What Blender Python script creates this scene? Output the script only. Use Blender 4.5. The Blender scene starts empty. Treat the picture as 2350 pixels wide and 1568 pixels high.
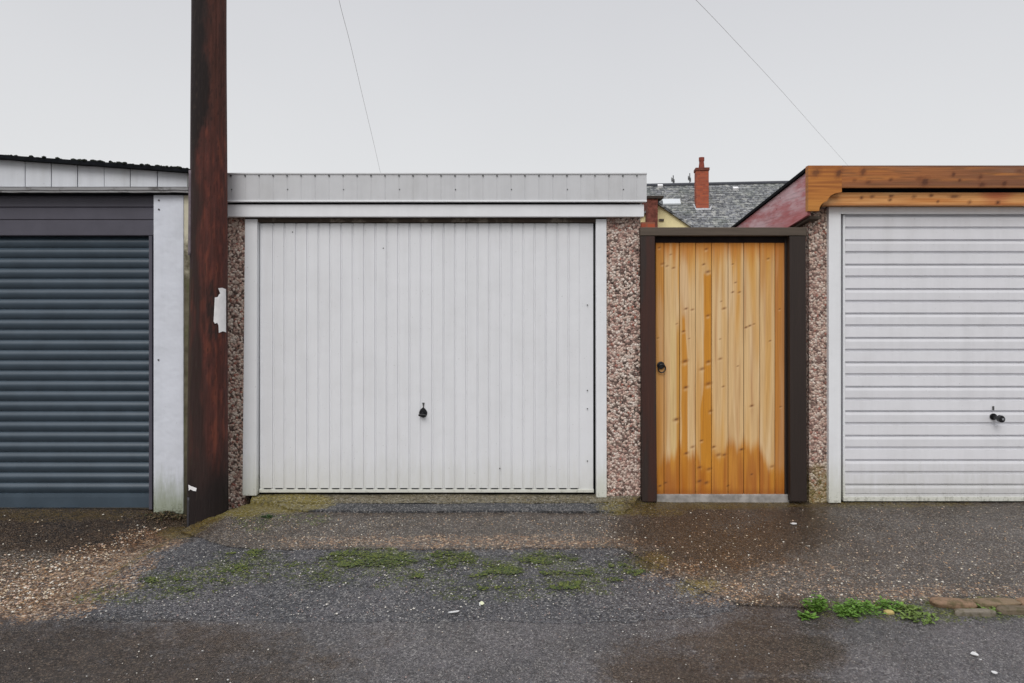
import bpy, bmesh, math, random
import numpy as np
from mathutils import Vector, noise, Matrix
random.seed(7); rng = np.random.RandomState(11)
S = bpy.context.scene; COL = S.collection
R = math.radians
# ------------------------------------------------------------ camera
F = 1567.0; HX = 1200.0; HY = 690.0; EYE = 1.47; CAMY = -5.0
cd = bpy.data.cameras.new('camera'); cam = bpy.data.objects.new('camera', cd); COL.objects.link(cam)
cam.location = (0, CAMY, EYE); cam.rotation_euler = (R(90), 0, 0)
cd.sensor_width = 36; cd.lens = 36 * F / 2350; cd.clip_end = 2000; cd.clip_start = 0.05
cd.shift_x = -(HX - 1175) / 2350; cd.shift_y = -(784 - HY) / 2350
S.camera = cam
# ------------------------------------------------------------ sky, sun, exposure
S.view_settings.view_transform = 'Standard'; S.view_settings.look = 'None'
S.view_settings.exposure = 0.0; S.view_settings.gamma = 1.0; S.view_settings.use_curve_mapping = False
SUN_EL, SUN_AZ = 42, 192
w = bpy.data.worlds.new('World'); S.world = w; w.use_nodes = True; nt = w.node_tree; nt.nodes.clear()
wo = nt.nodes.new('ShaderNodeOutputWorld'); bg = nt.nodes.new('ShaderNodeBackground'); nt.links.new(bg.outputs[0], wo.inputs[0])
sky = nt.nodes.new('ShaderNodeTexSky'); sky.sky_type = 'NISHITA'; sky.sun_disc = False
sky.sun_elevation = R(SUN_EL); sky.sun_rotation = R(SUN_AZ); sky.dust_density = 6; sky.air_density = 1.0
tc = nt.nodes.new('ShaderNodeTexCoord'); sp = nt.nodes.new('ShaderNodeSeparateXYZ'); nt.links.new(tc.outputs['Generated'], sp.inputs[0])
cr = nt.nodes.new('ShaderNodeValToRGB'); nt.links.new(sp.outputs[2], cr.inputs[0])
e = cr.color_ramp.elements
def g10(v): return (v[0] * 10, v[1] * 10, v[2] * 10, 1)
stops = [(0.0, (.64, .645, .65)), (0.14, (.80, .808, .818)), (0.40, (.685, .69, .715)), (0.60, (.98, .985, 1.02)), (1.0, (1.45, 1.46, 1.51))]
e[0].position = 0; e[0].color = g10(stops[0][1]); e[1].position = 1; e[1].color = g10(stops[-1][1])
for p, c in stops[1:-1]:
    q = e.new(p); q.color = g10(c)
# a faint unevenness of the cloud layer
cn = nt.nodes.new('ShaderNodeTexNoise'); cn.inputs['Scale'].default_value = 2.2; cn.inputs['Detail'].default_value = 3
nt.links.new(tc.outputs['Generated'], cn.inputs['Vector'])
cm = nt.nodes.new('ShaderNodeMapRange'); cm.inputs[3].default_value = .955; cm.inputs[4].default_value = 1.045
nt.links.new(cn.outputs[0], cm.inputs[0])
vm = nt.nodes.new('ShaderNodeVectorMath'); vm.operation = 'SCALE'; nt.links.new(cr.outputs[0], vm.inputs[0]); nt.links.new(cm.outputs[0], vm.inputs['Scale'])
mx = nt.nodes.new('ShaderNodeMix'); mx.data_type = 'RGBA'; mx.inputs[0].default_value = .94
nt.links.new(sky.outputs[0], mx.inputs[6]); nt.links.new(vm.outputs[0], mx.inputs[7]); nt.links.new(mx.outputs[2], bg.inputs[0])
bg.inputs[1].default_value = 0.1
sl = bpy.data.lights.new('sun', 'SUN'); sl.energy = 1.25; sl.angle = R(30); sl.color = (1, .985, .965)
so = bpy.data.objects.new('sun', sl); COL.objects.link(so)
a = R(SUN_AZ); el = R(SUN_EL)
sd = Vector((math.sin(a) * math.cos(el), math.cos(a) * math.cos(el), math.sin(el)))
so.rotation_euler = sd.to_track_quat('Z', 'Y').to_euler(); so.location = sd * 20

# ------------------------------------------------------------ measuring helpers (photo plane at a given distance from the camera)
def X(px, y=0.0): return (px - HX) / F * (y - CAMY)
def Z(py, y=0.0): return EYE - (py - HY) / F * (y - CAMY)
def lin(r, g, b): 
    f = lambda v: ((v / 255 + .055) / 1.055) ** 2.4 if v > 10 else v / 255 / 12.92
    return (f(r), f(g), f(b))
def sm(a, b, x):
    t = max(0.0, min(1.0, (x - a) / (b - a))); return t * t * (3 - 2 * t)
def nz(x, y, z=0): return noise.noise(Vector((x, y, z)))

# ------------------------------------------------------------ node helper
class B:
    def __init__(s, name, rough=.7, spec=.4, metal=0):
        s.m = bpy.data.materials.new(name); s.m.use_nodes = True; s.nt = s.m.node_tree
        s.b = s.nt.nodes['Principled BSDF']; s.b.inputs['Roughness'].default_value = rough
        s.b.inputs['Specular IOR Level'].default_value = spec; s.b.inputs['Metallic'].default_value = metal
        s.tc = s.nt.nodes.new('ShaderNodeTexCoord'); s.P = s.tc.outputs['Object']
        s.sep = s.nt.nodes.new('ShaderNodeSeparateXYZ'); s.nt.links.new(s.P, s.sep.inputs[0])
        s.x, s.y, s.z = s.sep.outputs
    def set(s, i, v):
        if isinstance(v, bpy.types.NodeSocket): s.nt.links.new(v, i)
        elif isinstance(v, (tuple, list)):
            v = tuple(v)
            i.default_value = (v + (1,)) if i.type == 'RGBA' and len(v) == 3 else v
        else:
            i.default_value = v if i.type not in ('RGBA', 'VECTOR') else ((v,) * 3 if i.type == 'VECTOR' else (v, v, v, 1))
    def map(s, scale=(1, 1, 1), loc=(0, 0, 0), rot=(0, 0, 0), v=None):
        n = s.nt.nodes.new('ShaderNodeMapping'); s.set(n.inputs[0], v or s.P)
        n.inputs['Scale'].default_value = scale; n.inputs['Location'].default_value = loc; n.inputs['Rotation'].default_value = rot
        return n.outputs[0]
    def noise(s, scale, detail=4, rough=.55, v=None, dist=0, col=False):
        n = s.nt.nodes.new('ShaderNodeTexNoise'); s.set(n.inputs['Vector'], v or s.P)
        n.inputs['Scale'].default_value = scale; n.inputs['Detail'].default_value = detail
        n.inputs['Roughness'].default_value = rough; n.inputs['Distortion'].default_value = dist
        return n.outputs[1 if col else 0]
    def vor(s, scale, v=None, feature='F1', rnd=1):
        n = s.nt.nodes.new('ShaderNodeTexVoronoi'); n.feature = feature; s.set(n.inputs['Vector'], v or s.P)
        n.inputs['Scale'].default_value = scale; n.inputs['Randomness'].default_value = rnd
        return n.outputs[0], (n.outputs[1] if feature == 'F1' else None)
    def m2(s, op, a, b=0.0, c=None, clamp=False):
        n = s.nt.nodes.new('ShaderNodeMath'); n.operation = op; n.use_clamp = clamp
        s.set(n.inputs[0], a); s.set(n.inputs[1], b)
        if c is not None: s.set(n.inputs[2], c)
        return n.outputs[0]
    def rng(s, v, a, b, c=0.0, d=1.0, smooth=True):
        n = s.nt.nodes.new('ShaderNodeMapRange'); n.interpolation_type = 'SMOOTHSTEP' if smooth else 'LINEAR'
        s.set(n.inputs[0], v)
        for k, q in zip((1, 2, 3, 4), (a, b, c, d)): s.set(n.inputs[k], q)
        return n.outputs[0]
    def mix(s, f, a, b, blend='MIX'):
        n = s.nt.nodes.new('ShaderNodeMix'); n.data_type = 'RGBA'; n.blend_type = blend
        s.set(n.inputs[0], f); s.set(n.inputs[6], a); s.set(n.inputs[7], b); return n.outputs[2]
    def ramp(s, f, stops, const=False):
        n = s.nt.nodes.new('ShaderNodeValToRGB'); s.set(n.inputs[0], f); el = n.color_ramp.elements
        if const: n.color_ramp.interpolation = 'CONSTANT'
        el[0].position = stops[0][0]; el[0].color = (*stops[0][1], 1); el[1].position = stops[-1][0]; el[1].color = (*stops[-1][1], 1)
        for p, c in stops[1:-1]:
            q = el.new(p); q.color = (*c, 1)
        return n.outputs[0]
    def sepc(s, c):
        n = s.nt.nodes.new('ShaderNodeSeparateColor'); s.set(n.inputs[0], c); return n.outputs
    def attr(s, name):
        n = s.nt.nodes.new('ShaderNodeAttribute'); n.attribute_name = name; return n.outputs['Color'], n.outputs['Fac']
    def bump(s, h, dist=.004, strength=1.0):
        n = s.nt.nodes.new('ShaderNodeBump'); n.inputs['Distance'].default_value = dist; n.inputs['Strength'].default_value = strength
        s.set(n.inputs['Height'], h); s.nt.links.new(n.outputs[0], s.b.inputs['Normal'])
    def col(s, c): s.set(s.b.inputs['Base Color'], c); return s
    def rough(s, v): s.set(s.b.inputs['Roughness'], v); return s

def M_paint(name, c, rough=.42, dirt_z=None, dirt_c=(.30, .29, .17), dirt=.6, streak=.07, bump=.0006):
    b = B(name, rough, .45)
    st = b.noise(1, 4, .6, b.map((14, 14, .8))); bl = b.noise(3.0, 4, .6)
    k = b.m2('MULTIPLY', b.rng(st, .35, .75), streak * 1.6)
    c1 = b.mix(k, c, tuple(v * .45 for v in c))
    c1 = b.mix(b.rng(bl, .4, .75, 0, streak), c1, (.22, .21, .16))
    c1 = b.mix(b.rng(b.noise(1, 5, .65, b.map((5, 5, 1.3), loc=(4, 4, 4))), .48, .78, 0, streak * 1.8), c1, (.33, .32, .29))
    sp = b.noise(85, 2, .5); c1 = b.mix(b.rng(sp, .72, .78, 0, .35), c1, (.12, .11, .09))
    if dirt_z is not None:
        n1 = b.noise(1, 5, .7, b.map((30, 30, 5)))
        h = b.m2('ADD', b.m2('SUBTRACT', b.z, dirt_z), b.m2('MULTIPLY', b.m2('SUBTRACT', n1, .5), -.35))
        c1 = b.mix(b.rng(h, 0.0, .34, dirt, 0), c1, dirt_c)
        n2 = b.noise(60, 3, .6)
        hh = b.m2('ADD', h, b.m2('MULTIPLY', b.m2('SUBTRACT', n2, .5), -.5))
        c1 = b.mix(b.rng(hh, -.12, .02, dirt, 0), c1, (.07, .07, .035))
    b.col(c1); b.bump(b.noise(4.5, 3, .5), bump * 14, .6); return b.m

def M_peb(name, tint=(1, 1, 1), mossz=None, scale=66):
    b = B(name, .75, .35)
    wv = b.mix(.012, b.P, b.noise(30, 2, .5, col=True))
    d, c = b.vor(scale, wv); r = b.sepc(c)
    base = b.ramp(r[0], [(0, lin(205, 188, 176)), (.2, lin(226, 212, 202)), (.36, lin(192, 160, 148)), (.5, lin(164, 130, 120)), (.6, lin(206, 180, 166)), (.72, lin(112, 88, 82)), (.82, lin(86, 70, 64)), (.9, lin(60, 48, 44)), (.965, lin(158, 98, 84))], True)
    base = b.mix(b.m2('MULTIPLY', r[1], .35), base, lin(120, 105, 98))
    gap = b.rng(d, .58, .84)
    c1 = b.mix(gap, base, lin(92, 78, 70))
    big = b.noise(1.6, 4, .6, b.map((1, 1, .7)))
    c1 = b.mix(b.rng(big, .4, .7, 0, .3), c1, lin(176, 140, 132))
    c1 = b.mix(1, c1, tint, 'MULTIPLY')
    if mossz is not None:
        h = b.m2('ADD', b.m2('SUBTRACT', b.z, mossz), b.m2('MULTIPLY', b.m2('SUBTRACT', b.noise(9, 4), .5), -.6))
        c1 = b.mix(b.rng(h, -.02, .30, .6, 0), c1, lin(120, 110, 40))
    b.col(c1); b.bump(b.rng(d, .2, .8, 1, 0), .006, .9); return b.m

def M_timber(name, c0, c1, axis='z', rough=.7, grain=1.0, wear=None):
    b = B(name, rough, .35)
    sc = (90, 90, 3) if axis == 'z' else ((3, 90, 90) if axis == 'x' else (90, 3, 90))
    g = b.noise(1, 5, .65, b.map(sc), .4); l = b.noise(1, 3, .5, b.map(tuple(v * .12 for v in sc)))
    c = b.mix(g, c0, c1); c = b.mix(b.rng(l, .35, .7, 0, .5), c, tuple(v * .55 for v in c0))
    if wear: c = b.mix(b.rng(b.noise(7, 6, .7), .52, .66, 0, .75), c, wear)
    b.col(c); b.bump(g, .0025 * grain, .8); return b.m

def M_vcol(name, rough=.7, axis='z', grain=.35, bump=.0015, gs=(140, 140, 3.5)):
    b = B(name, rough, .35); c = b.attr('Col')[0]
    g = b.noise(1, 5, .6, b.map(gs), .6)
    c = b.mix(b.rng(g, .3, .7, 0, grain), c, b.mix(1, c, (.55, .45, .36), 'MULTIPLY'))
    b.col(c); b.bump(g, bump, .8); return b.m

def M_plain(name, c, rough=.5, spec=.4, metal=0, var=.25, sc=20):
    b = B(name, rough, spec, metal); n = b.noise(sc, 4, .6)
    b.col(b.mix(b.rng(n, .3, .7), tuple(v * (1 - var) for v in c), tuple(min(1, v * (1 + var)) for v in c)))
    b.bump(n, .001, .4); return b.m

def M_ground(name, cells, base, specks, dens, sc=85, bumpd=.006, rough=.75, gk=1.0):
    """aggregate: matrix colour, stones of two sizes; attributes moss / wet / tan / dark lay growth, silt, damp and a painted step shadow"""
    b = B(name, rough, .4)
    big = b.noise(1.7, 6, .65); mid = b.noise(9, 5, .65); fine = b.noise(170, 3, .65)
    c = b.mix(b.rng(big, .35, .68), base[0], base[1]); c = b.mix(b.rng(mid, .4, .7, 0, .55), c, base[2])
    c = b.mix(b.rng(fine, .32, .68, .0, .65), c, b.mix(1, c, (.35, .35, .35), 'MULTIPLY'))
    d, vc = b.vor(sc, b.mix(.006, b.P, b.noise(60, 2, .5, col=True))); r = b.sepc(vc)
    cc = b.ramp(r[0], cells, True)
    on = b.m2('MULTIPLY', b.rng(b.m2('ADD', r[1], b.m2('MULTIPLY', b.m2('SUBTRACT', mid, .5), .9)), 1 - dens, 1 - dens + .05), b.rng(d, .30, .48, 1, 0))
    c = b.mix(b.m2('MULTIPLY', on, .8), c, cc)
    d2, vc2 = b.vor(sc * .48, b.map(loc=(3.1, 1.7, .4))); r2 = b.sepc(vc2)
    on2 = b.m2('MULTIPLY', b.rng(r2[1], 1 - specks, 1 - specks + .02), b.rng(d2, .12, .24, 1, 0))
    c = b.mix(on2, c, b.ramp(r2[0], [(0, lin(205, 196, 180)), (.4, lin(190, 160, 130)), (.65, lin(232, 228, 218)), (.85, lin(170, 165, 162))], True))
    # silt, damp and step shadow, moss: every growth or stain breaks up grain by grain
    dg, vg = b.vor(130, b.map(loc=(7, 3, 1))); rg = b.sepc(vg); dg2, vg2 = b.vor(70, b.mix(.02, b.P, b.noise(50, 2, .5, col=True))); rg2 = b.sepc(vg2)
    gr = b.m2('ADD', b.m2('MULTIPLY', rg[0], .55), b.m2('MULTIPLY', rg2[0], .45))
    md = b.m2('MULTIPLY', b.m2('SUBTRACT', b.noise(13, 5, .7), .5), 1.4)
    lg = b.m2('MULTIPLY', b.m2('SUBTRACT', b.noise(3.5, 4, .65), .5), 1.2)
    def mask(at, k=1.0, w_=.14, extra=None):
        q = b.m2('ADD', b.m2('MULTIPLY', at, k), md)
        if extra is not None: q = b.m2('ADD', q, extra)
        return b.m2('MULTIPLY', b.rng(b.m2('SUBTRACT', q, gr), -w_, w_), b.rng(at, .01, .15))
    tan = b.attr('tan')[1]; tm = mask(tan, .95)
    tcol = b.ramp(rg2[1], [(0, lin(150, 118, 90)), (.2, lin(186, 152, 120)), (.4, lin(126, 98, 76)), (.55, lin(204, 174, 142)), (.7, lin(164, 122, 88)), (.83, lin(96, 76, 62)), (.93, lin(222, 200, 172))], True)
    c = b.mix(b.m2('MULTIPLY', tm, .85), c, b.mix(b.rng(dg2, .45, .75, 0, .75), tcol, lin(70, 54, 42)))
    wt = b.attr('wet_shade')[1]; wq = b.m2('ADD', b.m2('ADD', wt, b.m2('MULTIPLY', md, .7)), b.m2('ADD', b.m2('MULTIPLY', lg, .8), b.m2('MULTIPLY', b.m2('SUBTRACT', gr, .5), .35)))
    wm = b.m2('MULTIPLY', b.rng(wq, .12, .85), b.rng(wt, .0, .25))
    ms = b.attr('moss')[1]; mm = mask(ms, .95, .16, lg)
    mc = b.ramp(rg[1], [(0, lin(50, 60, 28)), (.3, lin(78, 90, 30)), (.55, lin(104, 116, 30)), (.75, lin(62, 70, 42)), (.9, lin(128, 134, 44))], True)
    c = b.mix(b.m2('MULTIPLY', mm, .78), c, mc)
    ym = b.attr('algae')[1]; ymm = mask(ym, 1.5, .35)
    c = b.mix(b.m2('MULTIPLY', ymm, .72), c, b.mix(b.noise(55, 4, .7), lin(84, 76, 28), lin(158, 142, 58)))
    # coarse light and dark grains give the crushed-stone sparkle
    c = b.mix(b.rng(rg[2], .74, .92, 0, .75 * gk), c, b.mix(.5, c, lin(200, 196, 190)))
    c = b.mix(b.rng(rg2[2], .68, .86, 0, .8 * gk), c, b.mix(1, c, (.36, .36, .38), 'MULTIPLY'))
    c = b.mix(wm, c, b.mix(1, c, (.55, .44, .34), 'MULTIPLY'))
    b.col(c)
    rr = b.rng(b.noise(2.4, 4, .6), .35, .65, rough - .22, rough + .08)
    b.rough(b.m2('SUBTRACT', rr, b.m2('MULTIPLY', wm, .22)))
    h = b.m2('ADD', b.m2('MULTIPLY', fine, .6), b.m2('MULTIPLY', b.rng(d, .1, .6, 1, 0), 1.0))
    h = b.m2('ADD', h, b.m2('MULTIPLY', mid, .8)); h = b.m2('ADD', h, b.m2('MULTIPLY', mm, .6))
    b.bump(h, bumpd, 1.0); return b.m

# ------------------------------------------------------------ mesh helper
class MB:
    def __init__(s): s.v = []; s.f = []; s.c = []
    def add(s, vs, fs, col=None):
        o = len(s.v); s.v += [tuple(v) for v in vs]; s.f += [tuple(i + o for i in f) for f in fs]
        s.c += [col or (1, 1, 1)] * len(vs); return s
    def box(s, x0, x1, y0, y1, z0, z1, col=None):
        return s.add([(x0, y0, z0), (x1, y0, z0), (x1, y1, z0), (x0, y1, z0), (x0, y0, z1), (x1, y0, z1), (x1, y1, z1), (x0, y1, z1)],
              [(0, 3, 2, 1), (4, 5, 6, 7), (0, 1, 5, 4), (1, 2, 6, 5), (2, 3, 7, 6), (3, 0, 4, 7)], col)
    def prism(s, poly, y0, y1, col=None):            # polygon in x,z pushed along y
        n = len(poly); vs = [(p[0], y0, p[1]) for p in poly] + [(p[0], y1, p[1]) for p in poly]
        return s.add(vs, [tuple(range(n)), tuple(range(2 * n - 1, n - 1, -1))] + [(i, n + i, n + (i + 1) % n, (i + 1) % n) for i in range(n)], col)
    def sweep(s, prof, axis, a0, a1, col=None, cap=True):    # closed profile of 2-d points swept along x ('x': prof=(y,z)) or z ('z': prof=(x,y))
        n = len(prof)
        f = (lambda p, t: (t, p[0], p[1])) if axis == 'x' else ((lambda p, t: (p[0], p[1], t)) if axis == 'z' else (lambda p, t: (p[0], t, p[1])))
        vs = [f(p, a0) for p in prof] + [f(p, a1) for p in prof]
        fs = [(i, (i + 1) % n, n + (i + 1) % n, n + i) for i in range(n)]
        if cap: fs += [tuple(range(n)), tuple(range(2 * n - 1, n - 1, -1))]
        return s.add(vs, fs, col)
    def tube(s, pts, r, n=10, col=None):
        pts = [Vector(p) for p in pts]; vs = []; fs = []
        for i, p in enumerate(pts):
            t = (pts[min(i + 1, len(pts) - 1)] - pts[max(i - 1, 0)]).normalized()
            u = t.cross(Vector((0, 0, 1)) if abs(t.z) < .9 else Vector((1, 0, 0))).normalized(); q = t.cross(u)
            rr = r[i] if isinstance(r, (list, tuple)) else r
            vs += [p + (u * math.cos(2 * math.pi * k / n) + q * math.sin(2 * math.pi * k / n)) * rr for k in range(n)]
        for i in range(len(pts) - 1):
            fs += [(i * n + k, i * n + (k + 1) % n, (i + 1) * n + (k + 1) % n, (i + 1) * n + k) for k in range(n)]
        fs += [tuple(range(n - 1, -1, -1)), tuple((len(pts) - 1) * n + k for k in range(n))]
        return s.add(vs, fs, col)
    def build(s, name, mat, parent=None, bevel=0, smooth=False, col=False, fix=True):
        me = bpy.data.meshes.new(name); me.from_pydata(s.v, [], s.f)
        if col:
            a = me.attributes.new('Col', 'FLOAT_COLOR', 'POINT')
            a.data.foreach_set('color', np.array([(*c, 1) for c in s.c], dtype=np.float32).ravel())
        bm = bmesh.new(); bm.from_mesh(me)
        if fix: bmesh.ops.recalc_face_normals(bm, faces=bm.faces)
        if bevel:
            ed = [q for q in bm.edges if len(q.link_faces) == 2 and q.calc_face_angle(0) > .5]
            bmesh.ops.bevel(bm, geom=ed, offset=bevel, segments=2, affect='EDGES', profile=.6, clamp_overlap=True)
        bm.to_mesh(me); bm.free()
        if smooth: me.polygons.foreach_set('use_smooth', [True] * len(me.polygons))
        me.materials.append(mat); o = bpy.data.objects.new(name, me); COL.objects.link(o)
        if parent: o.parent = parent
        return o
def buildcol(mb, name, mat, smooth=False):
    me = bpy.data.meshes.new(name); me.from_pydata(mb.v, [], mb.f)
    a = me.attributes.new('Col', 'FLOAT_COLOR', 'POINT'); a.data.foreach_set('color', np.array([(*c, 1) for c in mb.c], dtype=np.float32).ravel())
    if smooth: me.polygons.foreach_set('use_smooth', [True] * len(me.polygons))
    me.materials.append(mat); o = bpy.data.objects.new(name, me); COL.objects.link(o); return o
def thing(name, label, cat, loc=(0, 0, 0), rz=0, group=None):
    o = bpy.data.objects.new(name, None); COL.objects.link(o); o.location = loc; o.rotation_euler = (0, 0, rz)
    o.empty_display_size = .2; o['label'] = label; o['category'] = cat
    if group: o['group'] = group
    return o
def tag(o, label, cat, group=None, kind=None):
    o['label'] = label; o['category'] = cat
    if group: o['group'] = group
    if kind: o['kind'] = kind
    return o
def inplace(o, parent):      # a part built in world coordinates under a thing at loc
    o.parent = parent; o.matrix_parent_inverse = Matrix.Translation(-Vector(parent.location)); return o

# ------------------------------------------------------------ ground shape
EDGE = [(-.0, -1.97), (-.10, -2.02), (-.28, -2.13), (-.47, -2.22), (-1.07, -2.26), (-1.53, -2.27)]
def xe(y):
    if y >= EDGE[0][0]: return EDGE[0][1]
    for (y0, x0), (y1, x1) in zip(EDGE, EDGE[1:]):
        if y1 <= y <= y0: return x0 + (x1 - x0) * (y - y0) / (y1 - y0)
    return EDGE[-1][1]
def H(x, y):
    if y > 0: y = 0
    r = -.013 - .010 * sm(0, -.9, y) - .029 * sm(-.8, -1.7, y)
    r += .018 * sm(-.62, -.25, y) * sm(-2.5, -2.0, x) * sm(1.15, .7, x)
    l = -.058 - .03 * sm(-2.9, -2.4, x) * sm(-1.1, -.5, y) - .004 * sm(0, -1.6, y)
    k = sm(-.10, .05, x - xe(y)) if y > -1.6 else 1
    k2 = sm(-1.1, -1.75, y); k = max(k, k2)
    z = l * (1 - k) + r * k
    z += .006 * nz(x * 1.3, y * 1.3, 2) + .003 * nz(x * 5, y * 5, 7)
    return z - .02 * sm(-2.2, -4, y)
def G(px, py):
    z = -.03
    for _ in range(25):
        d = (EYE - z) * F / (py - HY); x = (px - HX) / F * d; z = H(x, d + CAMY)
    return (x, d + CAMY)
def dens(pl, step=.035, amp=.012):
    out = []
    for i in range(len(pl) - 1):
        a_, b_ = Vector(pl[i]), Vector(pl[i + 1]); n = max(1, int((b_ - a_).length / step))
        if abs(a_.x) > 5.2 or abs(b_.x) > 5.2: n = 1
        for k in range(n): out.append(a_.lerp(b_, k / n))
    out.append(Vector(pl[-1]))
    return [(p.x + amp * (nz(p.x * 9, p.y * 9, 3) + .6 * nz(p.x * 30, p.y * 30, 5)), p.y + amp * (nz(p.x * 9, p.y * 9, 13) + .6 * nz(p.x * 30, p.y * 30, 15))) for p in out]
def W(lst): return [G(*p) for p in lst]
GX = [-5.0 + .07 * i for i in range(143)]; GY = [.05 - .06 * i for i in range(44)]
def attrs(x, y, fn):
    return fn(x, y)
def region(name, poly, mat, fn, off=0.0, label=None):
    bm = bmesh.new(); vs = [bm.verts.new((p[0], p[1], 0)) for p in poly]; f = bm.faces.new(vs)
    if f.normal.z < 0 or True: bm.normal_update()
    bmesh.ops.triangulate(bm, faces=bm.faces[:])
    x0 = min(p[0] for p in poly); x1 = max(p[0] for p in poly); y0 = min(p[1] for p in poly); y1 = max(p[1] for p in poly)
    for gx in GX:
        if x0 < gx < x1: bmesh.ops.bisect_plane(bm, geom=bm.verts[:] + bm.edges[:] + bm.faces[:], plane_co=(gx, 0, 0), plane_no=(1, 0, 0))
    for gy in GY:
        if y0 < gy < y1: bmesh.ops.bisect_plane(bm, geom=bm.verts[:] + bm.edges[:] + bm.faces[:], plane_co=(0, gy, 0), plane_no=(0, 1, 0))
    bmesh.ops.remove_doubles(bm, verts=bm.verts[:], dist=.0004)
    for v in bm.verts: v.co.z = H(v.co.x, v.co.y) + off
    bmesh.ops.recalc_face_normals(bm, faces=bm.faces[:])
    if sum(f.normal.z for f in bm.faces) < 0: bmesh.ops.reverse_faces(bm, faces=bm.faces[:])
    be = [q for q in bm.edges if q.is_boundary]
    r = bmesh.ops.extrude_edge_only(bm, edges=be)
    for v in [g for g in r['geom'] if isinstance(g, bmesh.types.BMVert)]: v.co.z -= .07
    me = bpy.data.meshes.new(name); bm.to_mesh(me); bm.free()
    names = ('moss', 'wet_shade', 'tan', 'algae'); vals = [fn(v.co.x, v.co.y) for v in me.vertices]
    for i, n_ in enumerate(names):
        at = me.attributes.new(n_, 'FLOAT', 'POINT'); at.data.foreach_set('value', np.array([q[i] for q in vals], dtype=np.float32))
    me.polygons.foreach_set('use_smooth', [True] * len(me.polygons))
    me.materials.append(mat); o = bpy.data.objects.new(name, me); COL.objects.link(o); o['kind'] = 'structure'
    if label: o['label'] = label
    return o
def pxof(x, y):
    z = H(x, y); d = y - CAMY
    if d < .3: return (9999, 9999)
    return (HX + x / d * F, HY + (EYE - z) / d * F)
def blob(px, py, cx, cy, rx, ry): 
    q = ((px - cx) / rx) ** 2 + ((py - cy) / ry) ** 2; return max(0.0, 1 - q) ** .7 if q < 1 else 0.0
def fn_ground(x, y):
    px, py = pxof(x, y)
    moss = 0
    for c in [(590, 1200, 60, 26, .5), (700, 1195, 80, 18, .35), (560, 1300, 120, 42, .62), (420, 1340, 110, 45, .5), (700, 1315, 120, 34, .55), (850, 1283, 130, 25, 1.05), (1030, 1281, 75, 20, 1.0), (1250, 1283, 90, 22, .75),
              (1160, 1302, 60, 22, .8), (960, 1310, 260, 45, .48), (1330, 1330, 120, 40, .62), (1150, 1345, 250, 40, .42), (1440, 1300, 60, 30, .6), (260, 1370, 110, 25, .5), (2030, 1405, 130, 22, .55), (2240, 1398, 170, 30, .9), (1980, 1400, 150, 26, .7)]:
        moss = max(moss, c[4] * blob(px, py, c[0], c[1], c[2], c[3]) ** .5)
    wet_shade = 0
    for c in [(1530, 1545, 170, 55, .95), (1770, 1500, 190, 62, 1.05), (1640, 1480, 140, 34, .7), (1660, 1580, 320, 36, .95), (1800, 1430, 170, 50, .7), (1500, 1510, 170, 60, .5), (1810, 1215, 150, 60, 1.0), (1620, 1230, 240, 110, .9), (1700, 1160, 300, 26, .8), (2100, 1165, 400, 22, .5), (1130, 1184, 480, 6, .5), (130, 1195, 400, 80, 1.1), (150, 1540, 760, 130, .85), (600, 1470, 380, 50, .35), (1800, 1395, 130, 30, .8), (420, 1190, 90, 30, .8), (1950, 1270, 200, 50, .4)]:  # damp areas; the thin band before the tar strip is a painted step shadow
        wet_shade = max(wet_shade, c[4] * blob(px, py, c[0], c[1], c[2], c[3]) ** .6)
    tan = 0
    for c in [(20, 1380, 240, 50, 1.0), (170, 1335, 180, 50, .85), (250, 1285, 130, 40, .85), (340, 1240, 90, 30, .95), (0, 1330, 260, 60, .5), (1120, 1246, 460, 18, .55), (760, 1246, 160, 14, .45), (1540, 1310, 120, 26, .5), (1650, 1365, 120, 28, .5), (2150, 1365, 280, 22, .42), (1700, 1330, 300, 60, .25)]:
        tan = max(tan, c[4] * blob(px, py, c[0], c[1], c[2], c[3]) ** .5)
    alg = 0
    de = x - xe(y)
    if -2.0 < y < 0.1:
        alg = max(alg, .95 * max(0, 1 - abs(de - .05) / .15) * sm(-.85, -.45, y), .7 * max(0, 1 - abs(de) / .07) * sm(-1.6, -.6, y) + 0)
    for c in [(640, 1160, 130, 22, .8), (560, 1165, 60, 26, .9), (410, 1222, 50, 14, .95), (1500, 1290, 40, 24, .5), (1600, 1350, 60, 26, .35), (1480, 1170, 120, 20, .5), (1650, 1160, 220, 12, .65), (1990, 1160, 300, 8, .35), (120, 1180, 260, 16, .4)]:
        alg = max(alg, c[4] * blob(px, py, c[0], c[1], c[2], c[3]) ** .5)
    return (moss, wet_shade, tan, alg)
CELL_A = [(0, lin(104, 104, 110)), (.25, lin(128, 124, 128)), (.45, lin(84, 86, 92)), (.6, lin(150, 146, 146)), (.72, lin(138, 118, 116)), (.84, lin(176, 172, 168)), (.93, lin(60, 60, 66))]
CELL_B = [(0, lin(150, 130, 108)), (.25, lin(116, 100, 88)), (.45, lin(176, 158, 134)), (.62, lin(136, 116, 110)), (.75, lin(196, 176, 150)), (.87, lin(92, 84, 80))]
m_patch = M_ground('rough_asphalt', CELL_A, (lin(84, 85, 89), lin(106, 104, 108), lin(74, 74, 78)), .06, .72, 105, .010, .6)
m_road = M_ground('worn_asphalt', CELL_A, (lin(92, 90, 92), lin(114, 110, 112), lin(82, 78, 76)), .05, .5, 140, .006, .5, .68)
m_conc = M_ground('exposed_aggregate', CELL_B, (lin(84, 76, 68), lin(98, 90, 84), lin(70, 62, 54)), .10, .5, 95, .006, .58, .7)
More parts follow.
